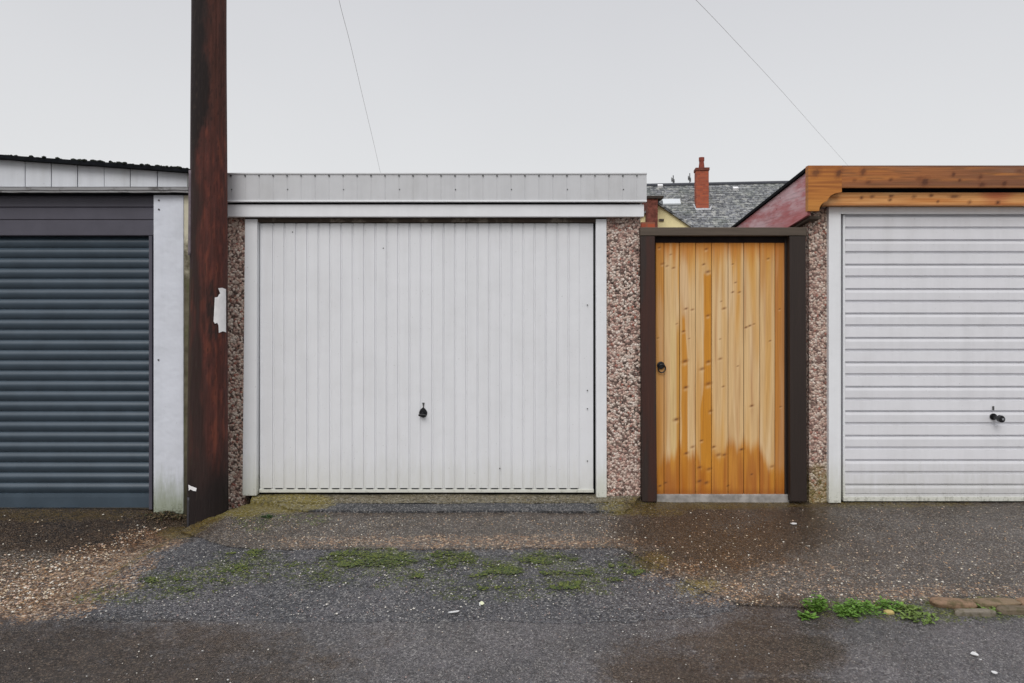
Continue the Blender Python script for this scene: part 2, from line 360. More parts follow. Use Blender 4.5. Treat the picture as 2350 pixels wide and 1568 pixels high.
m_grav = M_ground('gritty_concrete', CELL_B, (lin(78, 66, 54), lin(100, 86, 72), lin(60, 50, 40)), .16, .6, 85, .008, .65)
m_tar = M_ground('tar_band', CELL_A, (lin(70, 71, 74), lin(86, 87, 90), lin(60, 60, 62)), .05, .3, 120, .004, .7)
m_sill = M_ground('mossy_cement', CELL_B, (lin(132, 124, 102), lin(116, 108, 84), lin(104, 96, 70)), .05, .25, 110, .004, .8)

edge_pl = dens([(xe(y), y) for y in (.04, -.1, -.28, -.47, -.75, -1.07, -1.4)] + W([(180, 1380), (90, 1403), (0, 1412)]) + [(-3.3, -1.70), (-5.2, -1.72), (-30, -1.72)])
iA = min(range(len(edge_pl)), key=lambda i: abs(edge_pl[i][1] + .56) + (abs(edge_pl[i][0] + 2.26) > .2) * 9)
iB = min(range(len(edge_pl)), key=lambda i: abs(edge_pl[i][0] + 2.95) + abs(edge_pl[i][1] + 1.7))
topA = dens([edge_pl[iA]] + W([(450, 1232), (510, 1252), (600, 1263), (700, 1261), (850, 1261), (1000, 1262), (1200, 1259), (1420, 1258), (1500, 1296), (1570, 1335), (1640, 1370), (1700, 1388)]))
topA[0] = edge_pl[iA]
low = dens([edge_pl[iB]] + [(-2.0, -1.76), (-1.0, -1.765)] + W([(1100, 1427), (1350, 1431), (1500, 1424), (1600, 1416), (1680, 1402)]) , amp=.03)
low[0] = edge_pl[iB]
rk = dens(W([(1700, 1388), (1760, 1393), (1850, 1396), (2000, 1390), (2100, 1386), (2350, 1384)]) + [(3.4, -1.6), (5.2, -1.6), (30, -1.6)])
# short link between the patch's corner and the road
patch_poly = topA + low[::-1] + edge_pl[iA + 1:iB][::-1][0:]
# order: topA (left->right), then low reversed (right->left), then edge from iB back up to iA
region('driveway', patch_poly, m_patch, fn_ground, .0005, 'rough grey asphalt ramp with moss in front of the white middle garage')
road_poly = [edge_pl[k] for k in range(len(edge_pl) - 1, iB, -1)] + low + [topA[-1]] + rk[1:] + [(30, -9), (-30, -9)]
region('road', road_poly, m_road, fn_ground, 0, 'worn grey asphalt lane with a brown damp patch')
conc_poly = edge_pl[:iA] + topA + rk[1:] + [(30, .04)]
region('pavement', conc_poly, m_conc, fn_ground, .006, 'brown exposed aggregate forecourt in front of gate and right garage')
grav_poly = edge_pl + [(-30, .04)]
region('forecourt', grav_poly, m_grav, fn_ground, -.004, 'brown gritty concrete forecourt in front of the dark shutter')
me = bpy.data.meshes.new('ground'); me.from_pydata([(-300, -300, -.22), (300, -300, -.22), (300, 300, -.22), (-300, 300, -.22)], [], [(0, 1, 2, 3)])
me.materials.append(M_plain('dull_earth', (.07, .06, .045), .9, .2, 0, .3, 2)); o = bpy.data.objects.new('ground', me); COL.objects.link(o); o['kind'] = 'structure'
mb = MB().box(-30, 30, .0401, 40, -.2, -.06); o = mb.build('yard_ground', bpy.data.materials['dull_earth']); o['kind'] = 'structure'

def slab(name, poly, ztop, mat, label, thick=.09):
    n = len(poly); bm = bmesh.new()
    vs = [bm.verts.new((p[0], p[1], ztop(p[0], p[1]))) for p in poly]; bm.faces.new(vs); bmesh.ops.triangulate(bm, faces=bm.faces[:])
    for k in range(60):
        gx = -2.1 + k * .05; bmesh.ops.bisect_plane(bm, geom=bm.verts[:] + bm.edges[:] + bm.faces[:], plane_co=(gx, 0, 0), plane_no=(1, 0, 0))
    for k in range(12):
        gy = .03 - k * .035; bmesh.ops.bisect_plane(bm, geom=bm.verts[:] + bm.edges[:] + bm.faces[:], plane_co=(0, gy, 0), plane_no=(0, 1, 0))
    for v in bm.verts: v.co.z = ztop(v.co.x, v.co.y)
    bmesh.ops.recalc_face_normals(bm, faces=bm.faces[:])
    if sum(f.normal.z for f in bm.faces) < 0: bmesh.ops.reverse_faces(bm, faces=bm.faces[:])
    r = bmesh.ops.extrude_edge_only(bm, edges=[q for q in bm.edges if q.is_boundary])
    for v in [g for g in r['geom'] if isinstance(g, bmesh.types.BMVert)]: v.co.z -= thick
    me = bpy.data.meshes.new(name); bm.to_mesh(me); bm.free()
    vals = [fn_ground(v.co.x, v.co.y) for v in me.vertices]
    for i, n_ in enumerate(('moss', 'wet_shade', 'tan', 'algae')):
        at = me.attributes.new(n_, 'FLOAT', 'POINT'); at.data.foreach_set('value', np.array([q[i] for q in vals], dtype=np.float32))
    me.materials.append(mat); o = bpy.data.objects.new(name, me); COL.objects.link(o); o['kind'] = 'structure'; o['label'] = label
    return o
def zs(x, y): return .030 + .006 * nz(x * 4, y * 8, 1) + .012 * sm(-.1, .03, y)
sill_poly = [(-2.0, .04)] + dens([(-1.99, 0), (-1.96, -.09), (-1.6, -.13), (-.8, -.135), (.2, -.13), (.62, -.125), (.80, -.12), (.86, .0)], .03, .02) + [(.86, .04)]
slab('sill_strip', sill_poly, zs, m_sill, 'mossy cement strip under the white middle garage door')
def zt(x, y): return H(x, y) + .019 - .010 * sm(-1.7, -1.95, x) + .002 * nz(x * 3, y * 6, 4)
tar_poly = [(-1.78, -.02)] + dens([(-1.80, -.10), (-1.66, -.22), (-1.5, -.285), (-.8, -.30), (0, -.30), (.70, -.295), (.76, -.2), (.77, -.10)], .03, .02) + [(.77, -.02)]
slab('tar_strip', tar_poly, zt, m_tar, 'dark tarmac lip below the cement strip')

# ------------------------------------------------------------ shared materials
m_white = M_paint('white_door_paint', (.755, .762, .785), .38, Z(1135), (.46, .45, .33), .28, .05)
m_whiteR = M_paint('white_slatted_door_paint', (.755, .755, .785), .38, Z(1150), (.34, .33, .24), .30, .06)
m_frame = M_paint('white_frame_paint', (.79, .80, .82), .42, Z(1140), (.40, .40, .22), .4, .05)
m_fasc = M_paint('grey_white_metal', (.58, .585, .60), .40, None, streak=.09)
m_post = M_paint('old_white_masonry_paint', (.68, .705, .77), .6, Z(1165), (.24, .27, .17), .85, .07, .002)
m_clad = M_paint('white_board_paint', (.66, .68, .72), .55, None, streak=.12)
m_peb = M_peb('pebbledash', (1.12, 1.12, 1.10)); m_pebL = M_peb('pebbledash_shade_lift', (1.2, 1.2, 1.16)); m_pebR = M_peb('pebbledash_mossy', (1.08, 1.08, 1.04), Z(1130))  # left panel's tint is raised to offset the pole's shade
m_dark = M_timber('dark_stained_timber', lin(58, 46, 40), lin(32, 26, 24), 'z', .6)
m_darkx = M_timber('weathered_lintel_timber', lin(110, 98, 86), lin(56, 46, 40), 'x', .75)
m_felt_gap = M_plain('black_felt_and_gap_shade', (.007, .008, .010), .9, .12, 0, .4, 25)  # roof felt; also blackens strips and sheets that stand for gap shade
m_mossd = M_plain('dark_roof_moss', (.022, .026, .02), .95, .1, 0, .6, 60)
m_slat = M_plain('anthracite_shutter', lin(62, 75, 86), .32, .6, 0, .10, 6)
m_slat2 = M_plain('anthracite_headbox', lin(78, 76, 86), .5, .4, 0, .08, 6)
m_black = M_plain('black_plastic_and_rib_shade', (.008, .008, .010), .28, .5, 0, .2, 30)  # handles; also blackens the rib ends as painted shade
m_dkmetal = M_plain('dull_dark_metal', (.09, .09, .09), .45, .5, .4, .3, 30)
m_steel = M_plain('bright_steel', (.6, .62, .64), .25, .5, .9, .1, 30)
m_conc2 = M_plain('pale_cement', lin(150, 146, 142), .85, .3, 0, .3, 14)
m_brown = M_timber('brown_header', lin(92, 80, 70), lin(58, 46, 40), 'x', .8, 1, lin(140, 130, 118))
m_peel = M_timber('peeling_painted_batten', lin(170, 170, 172), lin(120, 118, 118), 'x', .8, 1.2, lin(70, 66, 62))

# ------------------------------------------------------------ white middle garage
g1 = thing('garage', 'white up and over garage with vertical ribbed door between the pole and the wooden gate', 'garage', (X(980), 0, 0), 0, 'garages in a row along the lane')
def P1(o): return inplace(o, g1)
yf = -.105
mbp = MB().box(X(500, -.0), X(562), 0, .09, -.1, Z(498))
P1(mbp.build('wall_panel', m_pebL, bevel=.004))
P1(MB().box(X(1391), X(1470), 0, .09, -.06, Z(498)).build('wall_panel', m_peb, bevel=.004))
P1(MB().box(X(500) , X(500) + .08, .09, 5.2, -.1, Z(480)).build('side_wall', m_peb))
P1(MB().box(X(1470) - .08, X(1470), .09, 5.2, -.1, Z(480)).build('side_wall', m_peb))
P1(MB().box(X(500), X(1470), 5.2, 5.28, -.1, Z(480)).build('back_wall', m_peb))
# corrugated roof behind the fascia
pr = []
xx0, xx1 = X(497), X(1478); nn = 60
for i in range(nn + 1):
    x = xx0 + (xx1 - xx0) * i / nn; pr.append((x, Z(425) + .018 * math.cos(i * math.pi)))
P1(MB().sweep(pr + [(p[0], p[1] - .012) for p in pr[::-1]], 'y', -.06, 5.4).build('roof', M_plain('cement_roof_sheet', (.22, .22, .21), .9, .2, 0, .3, 8)))
# upper fascia: folded metal trim with fine vertical seams and a top lip
mb = MB(); za, zb = Z(463.5, yf), Z(397, yf); xa, xb = X(497, yf), X(1484, yf)
prof = []
pitch = 32.1 / F * (5 + yf); nseam = int((xb - xa) / pitch); x = xa
front = [(xa, yf)]
for i in range(1, nseam + 1):
    xs = xb - (nseam + 1 - i) * pitch + .03
    front += [(xs - .0012, yf), (xs, yf + .0018), (xs + .0012, yf)]
front += [(xb, yf)]
mb.sweep(front + [(xb, yf + .05), (xa, yf + .05)], 'z', za + .012, zb - .012)
f1 = P1(mb.build('fascia', m_fasc))
mb = MB(); mb.box(xa, xb + .002, yf - .006, yf + .09, zb - .012, zb); P1(mb.build('fascia_cap', m_fasc, bevel=.0025))
mb = MB(); mb.box(xa, xb + .001, yf - .004, yf + .06, za, za + .012); P1(mb.build('fascia_lip', m_frame, bevel=.002))
mb = MB()
for i in range(1, nseam + 1):
    xs = xb - (nseam + 1 - i) * pitch + .03
    if xs < X(505, yf): continue
    P1(MB().tube([(xs, yf - .010, zb - .020), (xs, yf + .001, zb - .020)], .0055 if i % 3 else .0045, 8).build('screw', m_dkmetal))
    if i % 4 == 1: P1(MB().tube([(xs + .004, yf - .005, (za + zb) / 2 - .015), (xs + .004, yf + .001, (za + zb) / 2 - .015)], .004, 8).build('screw', m_dkmetal))

mb = MB(); yl = -.08
mb.box(X(497, yl), X(1478, yl), yl, yl + .06, Z(497.5, yl), Z(469.5, yl)); P1(mb.build('lower_trim', m_frame, bevel=.003))
P1(MB().box(X(500), X(1470), -.02, .05, Z(468), Z(466) + .02).build('trim_gap_shade', m_felt_gap))  # black strip standing in for the shade between fascia and trim
# timber head behind
P1(MB().box(X(562, -.012), X(1392, -.012), -.012, .08, Z(511), Z(492)).build('door_header', m_brown, bevel=.002))
for x0, x1, nm in ((562, 590, 'l'), (1367.5, 1392, 'r')):
    yj = -.028; xl0 = X(x0 - (5 if nm == 'l' else -1), yj); mb = MB()
    # jambs lean very slightly as in the photograph
    za_, zb_ = Z(1138 if nm == 'l' else 1142, yj), Z(503, yj)
    d = X(556, yj) - X(562, yj) if nm == 'l' else .004
    v = [(X(x0, yj) + d, yj, za_), (X(x1, yj) + d * .3, yj, za_), (X(x1, yj) + d * .3, .05, za_), (X(x0, yj) + d, .05, za_), (X(x0, yj), yj, zb_), (X(x1, yj), yj, zb_), (X(x1, yj), .05, zb_), (X(x0, yj), .05, zb_)]
    mb.add(v, [(0, 3, 2, 1), (4, 5, 6, 7), (0, 1, 5, 4), (1, 2, 6, 5), (2, 3, 7, 6), (3, 0, 4, 7)])
    P1(mb.build('door_jamb', m_frame, bevel=.004))
# black sheet behind the door, painted shade for the gaps round it
P1(MB().box(X(560), X(1392), .06, .08, Z(1138), Z(500)).build('door_gap_shade', m_felt_gap))
# the ribbed door
yd = .012; pitch = 26.05 / F * (5 + yd); xl, xr = X(596, yd), X(1361.5, yd); zbtm, ztop = Z(1120, yd), Z(513, yd)
front = []; n = int((xr - xl) / pitch); x0 = xl
front.append((xl, yd + .004)); front.append((xl + .022, yd + .004))
x = xl + .026; ribs = []
while x + pitch < xr - .02:
    g = .016                        # groove between wide flat ribs, crisp on one flank
    front += [(x, yd - .0042), (x + pitch - g, yd - .0042), (x + pitch - g + .003, yd + .0042), (x + pitch - .006, yd + .0042)]
    ribs.append((x, x + pitch - g)); x += pitch
front += [(xr - .018, yd + .004), (xr, yd + .004)]
mb = MB(); mb.sweep(front + [(xr, yd + .03), (xl, yd + .03)], 'z', zbtm, ztop)
door = P1(mb.build('garage_door', m_white)); door['label'] = 'white door of narrow vertical ribs'
mb = MB(); mb.box(xl - .004, xr + .004, yd - .004, yd + .035, Z(1130.5, yd), Z(1123, yd)); r = mb.build('bottom_rail', m_frame, bevel=.003); r.parent = door
mb = MB(); mb.box(xl, xr, yd + .0035, yd + .03, Z(1123, yd) , zbtm - .0002); r = mb.build('backing_strip', m_white); r.parent = door
mb = MB()
for a_, b_ in ribs:
    r = MB().box(a_ + .007, b_ - .010, yd - .0035, yd + .003, Z(1122.6, yd), zbtm + .0004).build('rib_end_shade', m_black); r.parent = door  # black block paints the shade in each rib's hollow end
mb = MB()
for px, py in ((1348, 700), (1348, 896), (1348, 938), (1348, 1058), (880, 570), (672, 533), (1147, 1075)):
    r = MB().tube([(X(px, yd), yd - .007, Z(py, yd)), (X(px, yd), yd, Z(py, yd))], .0045, 8).build('rivet', m_dkmetal); r.parent = door
def disc(cx, cz, rx, rz_, y0, y1, n=28, tilt=0, teardrop=0, mb=None):
    mb = mb or MB(); pr = []
    for k in range(n):
        t = 2 * math.pi * k / n; s_, c_ = math.sin(t), math.cos(t)
        w_ = 1 - teardrop * max(0, s_) ** 1.5
        pr.append((cx + rx * c_ * w_, cz + rz_ * s_))
    return mb.prism(pr, y0, y1)
hx, hz = X(971.5, yd), Z(946, yd)
h = disc(hx, hz - .002, .030, .037, yd - .013, yd - .003, teardrop=.42).build('handle_plate', m_black, bevel=.003); h.parent = door
mb = MB(); mb.tube([(hx - .002, yd - .012, hz - .008), (hx - .003, yd - .045, hz - .012)], .010, 12)
t_ = mb.build('handle_stem', m_black, bevel=.002, smooth=False); t_.parent = door
mb = MB(); mb.box(hx - .028, hx + .024, yd - .056, yd - .042, hz - .022, hz - .006); t_ = mb.build('turn_handle', m_black, bevel=.005); t_.parent = door
mb = MB(); mb.prism([(hx - .008, Z(924, yd)), (hx + .010, Z(924, yd)), (hx + .006, Z(932, yd)), (hx + .007, Z(936.5, yd)), (hx - .001, Z(936.5, yd)), (hx - .001, Z(932, yd))], yd - .010, yd - .004)
t_ = mb.build('keyhole_cover', m_dkmetal, bevel=.001); t_.parent = door

# ------------------------------------------------------------ right garage
g2 = thing('garage', 'garage with white horizontally slatted door under an orange stained timber beam', 'garage', (X(2350), 0, 0), 0, 'garages in a row along the lane')
def P2(o): return inplace(o, g2)
XR = X(2800)
P2(MB().box(X(1857), X(1904), 0, .10, -.1, Z(470)).build('wall_panel', m_pebR, bevel=.004))
P2(MB().box(X(2745), X(2800), 0, .10, -.1, Z(470)).build('wall_panel', m_pebR, bevel=.004))
P2(MB().box(X(1857), X(1857) + .09, .10, 5.2, -.1, Z(495)).build('side_wall', m_peb))
P2(MB().box(XR - .09, XR, .10, 5.2, -.1, Z(470)).build('side_wall', m_peb))
P2(MB().box(X(1857), XR, 5.2, 5.28, -.1, Z(560)).build('back_wall', m_peb))
yw = -.035
FL, FR = X(1902, yw), X(2740, yw)
mb = MB(); mb.box(FL, X(1930, yw), yw, .06, Z(1154.5, yw), Z(475, yw)); P2(mb.build('door_jamb', m_frame, bevel=.003))
mb = MB(); mb.box(X(2712, yw), FR, yw, .06, Z(1154.5, yw), Z(475, yw)); P2(mb.build('door_jamb', m_frame, bevel=.003))
mb = MB(); mb.box(X(1930, yw) + .0005, X(2712, yw) - .0005, yw + .001, .06, Z(491, yw), Z(475, yw)); P2(mb.build('door_head', m_frame, bevel=.003))
P2(MB().box(FL + .02, FR - .02, .062, .08, Z(1154), Z(480)).build('door_gap_shade', m_felt_gap))  # black sheet puts painted shade into the gaps round this door
y2 = -.005
dl, dr = X(1936, y2), X(2706, y2)
lines = [495.7 + 28.05 * i for i in range(23)]
lines = [l for l in lines if l < 1118]
# profile in y,z: shallow boards separated by alternating narrow and wide grooves
prof = [(y2 + .004, Z(493.5, y2))]
for i, l in enumerate(lines):
    z = Z(l, y2); gz = .009 if i % 2 else .0058; dp = .012 if i % 2 else .014
    if i == 0: gz = .008
    prof += [(y2, z + gz + .003), (y2 + dp + .008, z + gz), (y2 + dp + .008, z - gz), (y2, z - gz - (.004 if i % 2 else .002))]
    if i % 2 == 0: prof += [(y2 - .003, z - gz - .02)]
prof += [(y2, Z(1132, y2)), (y2 + .010, Z(1132.4, y2)), (y2 + .010, Z(1134.5, y2)), (y2, Z(1135, y2)), (y2, Z(1150, y2))]
prof += [(y2 + .04, Z(1150, y2)), (y2 + .04, Z(493.5, y2))]
mb = MB(); mb.sweep(prof, 'x', dl + .012, dr)
door2 = P2(mb.build('garage_door', m_whiteR)); door2['label'] = 'white door of horizontal slats'
mb = MB(); mb.box(dl - .004, dl + .0118, y2 - .001, y2 + .035, Z(1150, y2), Z(493.5, y2)); t_ = mb.build('door_edge', m_frame, bevel=.002); t_.parent = door2
mb = MB(); mb.box(dl - .004, dr, y2 - .006, y2 - .0005, Z(1150, y2), Z(1140, y2)); t_ = mb.build('bottom_rail', m_frame, bevel=.002); t_.parent = door2
hx, hz = X(2277, y2), Z(957, y2)
h = disc(hx + .004, hz + .003, .026, .024, y2 - .012, y2 - .002).build('handle_plate', m_black, bevel=.003); h.parent = door2
mb = MB(); mb.tube([(hx + .004, y2 - .010, hz + .002), (hx + .010, y2 - .055, hz)], .013, 14); t_ = mb.build('handle_stem', m_black, bevel=.002); t_.parent = door2
h = disc(hx + .014, hz - .002, .024, .026, y2 - .085, y2 - .052, teardrop=.2).build('turn_handle', m_black, bevel=.005); h.parent = door2
h = disc(hx + .019, hz - .002, .008, .008, y2 - .088, y2 - .0855).build('lock_barrel', m_steel); h.parent = door2
mb = MB(); mb.box(hx - .001, hx + .010, y2 - .009, y2 - .002, Z(942, y2), Z(932, y2)); t_ = mb.build('keyhole_cover', m_dkmetal, bevel=.001); t_.parent = door2

# stained timber with painted-in knots (colours per vertex on a fine sheet, whole board one solid)
def board(x0, x1, y0, y1, z0, z1, colf, name, mat, parent, step=.008, poly=None):
    nx = max(2, int((x1 - x0) / step)); nz_ = max(2, int((z1 - z0) / step)); mb = MB()
    vs = []; cs = []
    for j in range(nz_ + 1):
        for i in range(nx + 1):
            x = x0 + (x1 - x0) * i / nx; z = z0 + (z1 - z0) * j / nz_; vs.append((x, y0, z)); cs.append(colf(x, z))
    fs = [(j * (nx + 1) + i, j * (nx + 1) + i + 1, (j + 1) * (nx + 1) + i + 1, (j + 1) * (nx + 1) + i) for j in range(nz_) for i in range(nx)]
    mb.add(vs, fs); mb.c = cs
    c = colf((x0 + x1) / 2, (z0 + z1) / 2)
    e_ = [(x0, y0, z0), (x1, y0, z0), (x1, y0, z1), (x0, y0, z1), (x0, y1, z0), (x1, y1, z0), (x1, y1, z1), (x0, y1, z1)]
    mb.add(e_, [(0, 4, 5, 1), (1, 5, 6, 2), (2, 6, 7, 3), (3, 7, 4, 0), (4, 7, 6, 5)], c)
    return buildcol(mb, name, mat)
def srcx(v, s=2.448, o=2880): return (o + v / s) / 1.634
KN = [(440, 215, 34, 28), (650, 220, 24, 34), (872, 205, 22, 30), (1390, 270, 22, 16), (1440, 300, 30, 34), (920, 302, 22, 14), (1125, 280, 16, 12), (1700, 232, 16, 16), (1760, 285, 14, 12), (1950, 255, 16, 20), (1965, 325, 26, 18), (2170, 315, 22, 24), (795, 285, 14, 10), (2310, 200, 30, 14)]
KN2 = [(860, 445, 14, 12), (955, 435, 16, 10), (1130, 430, 18, 10), (1120, 465, 14, 10), (1340, 435, 16, 12), (1500, 425, 18, 10), (1710, 435, 36, 12), (1850, 485, 14, 12), (1560, 480, 12, 9), (2110, 490, 16, 14)]
def knots_h(x, z, y, K, c, vert=False):
    px = HX + x * F / (5 + y); py = HY + (EYE - z) * F / (5 + y)
    for k in K:
        kx, ky = srcx(k[0]), (560 + k[1] / 2.448) / 1.634; rx, ry = k[2] / 4.0, k[3] / 4.0
        q = math.sqrt(((px - kx + .3 * (py - ky)) / rx) ** 2 + ((py - ky) / ry) ** 2) * (1 + .35 * nz(px * .25, py * .4, kx))
        if q < 2.2:
            d = lin(64, 36, 24); t = sm(1.25, .6, q); t *= .35 + .5 * abs(math.sin(kx * 3.3 + ky)); c = tuple(a_ * (1 - t) + b_ * t for a_, b_ in zip(c, d))
            t = .35 * sm(2.2, 1.3, q); c = tuple(a_ * (1 - t) + b_ * t for a_, b_ in zip(c, lin(120, 66, 34)))
    return c
def mixc(a_, b_, t): return tuple(p * (1 - t) + q * t for p, q in zip(a_, b_))
def col_top(x, z):
    y = -.16; px = HX + x * F / (5 + y); g = nz(x * 2.2, z * 60, 1); h = nz(x * .9, z * 9, 5)
    c = mixc(lin(176, 110, 58), lin(140, 92, 62), sm(1960, 2350, px)); c = mixc(c, lin(196, 128, 62), sm(.0, .6, g) * .7)
    c = mixc(c, lin(112, 74, 56), sm(.1, .6, h) * .6); c = mixc(c, lin(118, 80, 50), .6 * sm(.1, .4, nz(x * 5, z * 95, 41))); c = mixc(c, lin(150, 124, 106), .5 * sm(.15, .5, nz(x * 1.7, z * 14, 51)) * sm(1950, 2200, px)); c = mixc(c, lin(96, 70, 62), sm(Z(386, y), Z(381, y), z) * .7)
    c = mixc(c, lin(190, 126, 64), sm(Z(424, y), Z(430, y), z) * .4)
    r_ = knots_h(x, z, y, KN, c)
    if px > 2350:
        q = nz(x * 5, z * 12, 9); r_ = mixc(r_, lin(70, 42, 30), sm(.45, .6, q))
    return r_
def col_low(x, z):
    y = -.105; px = HX + x * F / (5 + y); g = nz(x * 2.2, z * 70, 11); h = nz(x * 2.5, z * 7, 15)
    c = mixc(lin(226, 166, 104), lin(206, 136, 72), sm(-.2, .5, g)); c = mixc(c, lin(180, 84, 52), sm(.15, .55, h) * .8)
    c = mixc(c, lin(238, 196, 142), sm(.2, .6, nz(x * 3, z * 10, 31)) * .7); c = mixc(c, lin(150, 84, 40), sm(Z(466, y), Z(471, y), z) * .6)
    return knots_h(x, z, y, KN2, c)
def col_br(x, z):
    y = -.165; g = nz(x * 2.5, z * 55, 21)
    c = mixc(lin(192, 124, 56), lin(160, 96, 44), sm(-.15, .45, g)); c = mixc(c, lin(206, 144, 66), sm(Z(440, y), Z(480, y), z) * .6)
    return knots_h(x, z, y, KN[:2], c)
m_beam = M_vcol('orange_stained_beam', .55, 'x', .55, .002, (3.2, 120, 120))
yb = -.16
P2(board(X(1931.5, yb), XR + .1, yb, yb + .04, Z(430.5, yb), Z(380, yb), col_top, 'beam', m_beam, g2))
P2(board(X(1886, -.105), XR, -.105, -.037, Z(471.5, -.105), Z(442, -.105), col_low, 'lower_beam', m_beam, g2))
P2(MB().box(X(1905), XR, -.075, -.030, Z(446), Z(425)).build('beam_gap_shade', m_felt_gap))  # black filler painting the shade of the gap between the beams
# shaped end bracket: grid clipped to the ogee outline
y = -.166; PB = [(1855, 380), (1932, 380), (1932, 441), (1926, 442), (1916, 444), (1907, 449), (1901, 456), (1898, 462), (1890, 465), (1884, 471), (1881, 477), (1880, 484), (1855, 484)]
poly = [(X(p[0], y), Z(p[1], y)) for p in PB]
bm = bmesh.new(); bm.faces.new([bm.verts.new((p[0], y, p[1])) for p in poly]); bmesh.ops.triangulate(bm, faces=bm.faces[:])
for k in range(40):
    bmesh.ops.bisect_plane(bm, geom=bm.verts[:] + bm.edges[:] + bm.faces[:], plane_co=(X(1855, y) + k * .008, 0, 0), plane_no=(1, 0, 0))
    bmesh.ops.bisect_plane(bm, geom=bm.verts[:] + bm.edges[:] + bm.faces[:], plane_co=(0, 0, Z(484, y) + k * .0085), plane_no=(0, 0, 1))
bmesh.ops.recalc_face_normals(bm, faces=bm.faces[:])
r = bmesh.ops.extrude_face_region(bm, geom=bm.faces[:])
for v in [q for q in r['geom'] if isinstance(q, bmesh.types.BMVert)]: v.co.y += .048
bmesh.ops.recalc_face_normals(bm, faces=bm.faces[:])
me = bpy.data.meshes.new('beam_bracket'); bm.to_mesh(me); bm.free()
at = me.attributes.new('Col', 'FLOAT_COLOR', 'POINT'); at.data.foreach_set('color', np.array([(*col_br(v.co.x, v.co.z), 1) for v in me.vertices], dtype=np.float32).ravel())
me.materials.append(m_beam); o = bpy.data.objects.new('beam_bracket', me); COL.objects.link(o); P2(o)
# red painted side board sloping back, felt edge on top, roof
xs = X(1853, -.115); zt0, zb0 = Z(390, -.115), Z(494, -.115); sl_ = -.135
mr = M_timber('faded_red_board', lin(176, 96, 100), lin(160, 112, 118), 'y', .65, 1, None)
b = B('faded_red_paint', .6, .4); n1 = b.noise(1, 5, .65, b.map((6, 2.2, 12))); n2 = b.noise(1, 5, .7, b.map((40, 3, 70)))
c = b.mix(b.rng(n1, .38, .62), lin(196, 118, 120), lin(220, 186, 190)); c = b.mix(b.rng(n2, .45, .7, 0, .4), c, lin(126, 96, 102))
zz = b.m2('ADD', b.z, b.m2('MULTIPLY', b.y, -sl_)); c = b.mix(b.rng(zz, zb0, zb0 + .14, .6, 0), c, lin(190, 78, 78))
c = b.mix(b.rng(b.noise(26, 2, .5), .70, .76, 0, .8), c, lin(90, 50, 52)); b.col(c); b.bump(n2, .002, .8); m_red = b.m
yy0, yy1 = -.115, 5.3
def slope_slab(mb, x0, x1, ya, yb_, zt_, zb_, k):
    v = [(x0, ya, zb_ + k * (ya + .115)), (x1, ya, zb_ + k * (ya + .115)), (x1, yb_, zb_ + k * (yb_ + .115)), (x0, yb_, zb_ + k * (yb_ + .115)), (x0, ya, zt_ + k * (ya + .115)), (x1, ya, zt_ + k * (ya + .115)), (x1, yb_, zt_ + k * (yb_ + .115)), (x0, yb_, zt_ + k * (yb_ + .115))]
    return mb.add(v, [(0, 3, 2, 1), (4, 5, 6, 7), (0, 1, 5, 4), (1, 2, 6, 5), (2, 3, 7, 6), (3, 0, 4, 7)])
P2(slope_slab(MB(), xs, xs + .022, yy0, yy1, zt0 - .012, zb0, sl_).build('side_board', m_red, bevel=.002))
P2(slope_slab(MB(), xs - .018, XR + .06, yy0 + .0, yy1, zt0 + .014, zt0 - .011, sl_).build('roof', m_felt_gap, bevel=.003))
P2(slope_slab(MB(), xs + .024, xs + .10, yy0 + .02, yy1, zb0 - .002, zb0 - .02, sl_).build('soffit', m_darkx))

# ------------------------------------------------------------ left garage with the dark roller shutter
g3 = thing('garage', 'white painted garage with dark grey roller shutter, left of the telegraph pole', 'garage', (X(0), 0, 0), 0, 'garages in a row along the lane')
def P3(o): return inplace(o, g3)
yp = -.05; XL = X(-600)
ztopf = lambda px: 365 + (386 - 355) / 430 * px + 2
mb = MB(); mb.box(X(352, yp), X(421, yp), yp, .12, Z(1180, yp), Z(446, yp)); 
P3(mb.build('pillar', m_post, bevel=.006))
P3(MB().box(XL, X(-540, yp), yp, .12, Z(1180, yp), Z(446, yp)).build('pillar', m_post, bevel=.006))
mb = MB()
for px, py in ((365, 460), (365, 481), (364, 826)): P3(MB().tube([(X(px, yp), yp - .006, Z(py, yp)), (X(px, yp), yp, Z(py, yp))], .006, 8).build('screw', m_dkmetal))
# cladding boards above, each a plank with a shadow joint, top edge following the roof
yc = -.085; mb = MB(); jt = [-602, -542, -482, -422, -362, -302, -242, -182, -122, -62, -2, 58, 118, 177.5, 239, 299, 361, 430]
for a_, b_ in zip(jt, jt[1:]):
    dz = random.uniform(-.002, .003)
    mb.prism([(X(a_ + .9, yc), Z(429, yc)), (X(b_ - .9, yc), Z(429, yc)), (X(b_ - .9, yc), Z(360 + 31 / 430 * b_, yc)), (X(a_ + .9, yc), Z(360 + 31 / 430 * a_, yc))], yc + dz, yc + .03)
P3(mb.build('cladding', m_clad, bevel=.0015))
P3(MB().prism([(XL + .02, Z(440, yc)), (X(428, yc), Z(440, yc)), (X(428, yc), Z(392, yc)), (XL + .02, Z(322, yc))], yc + .031, yc + .06).build('cladding_backing', m_felt_gap))
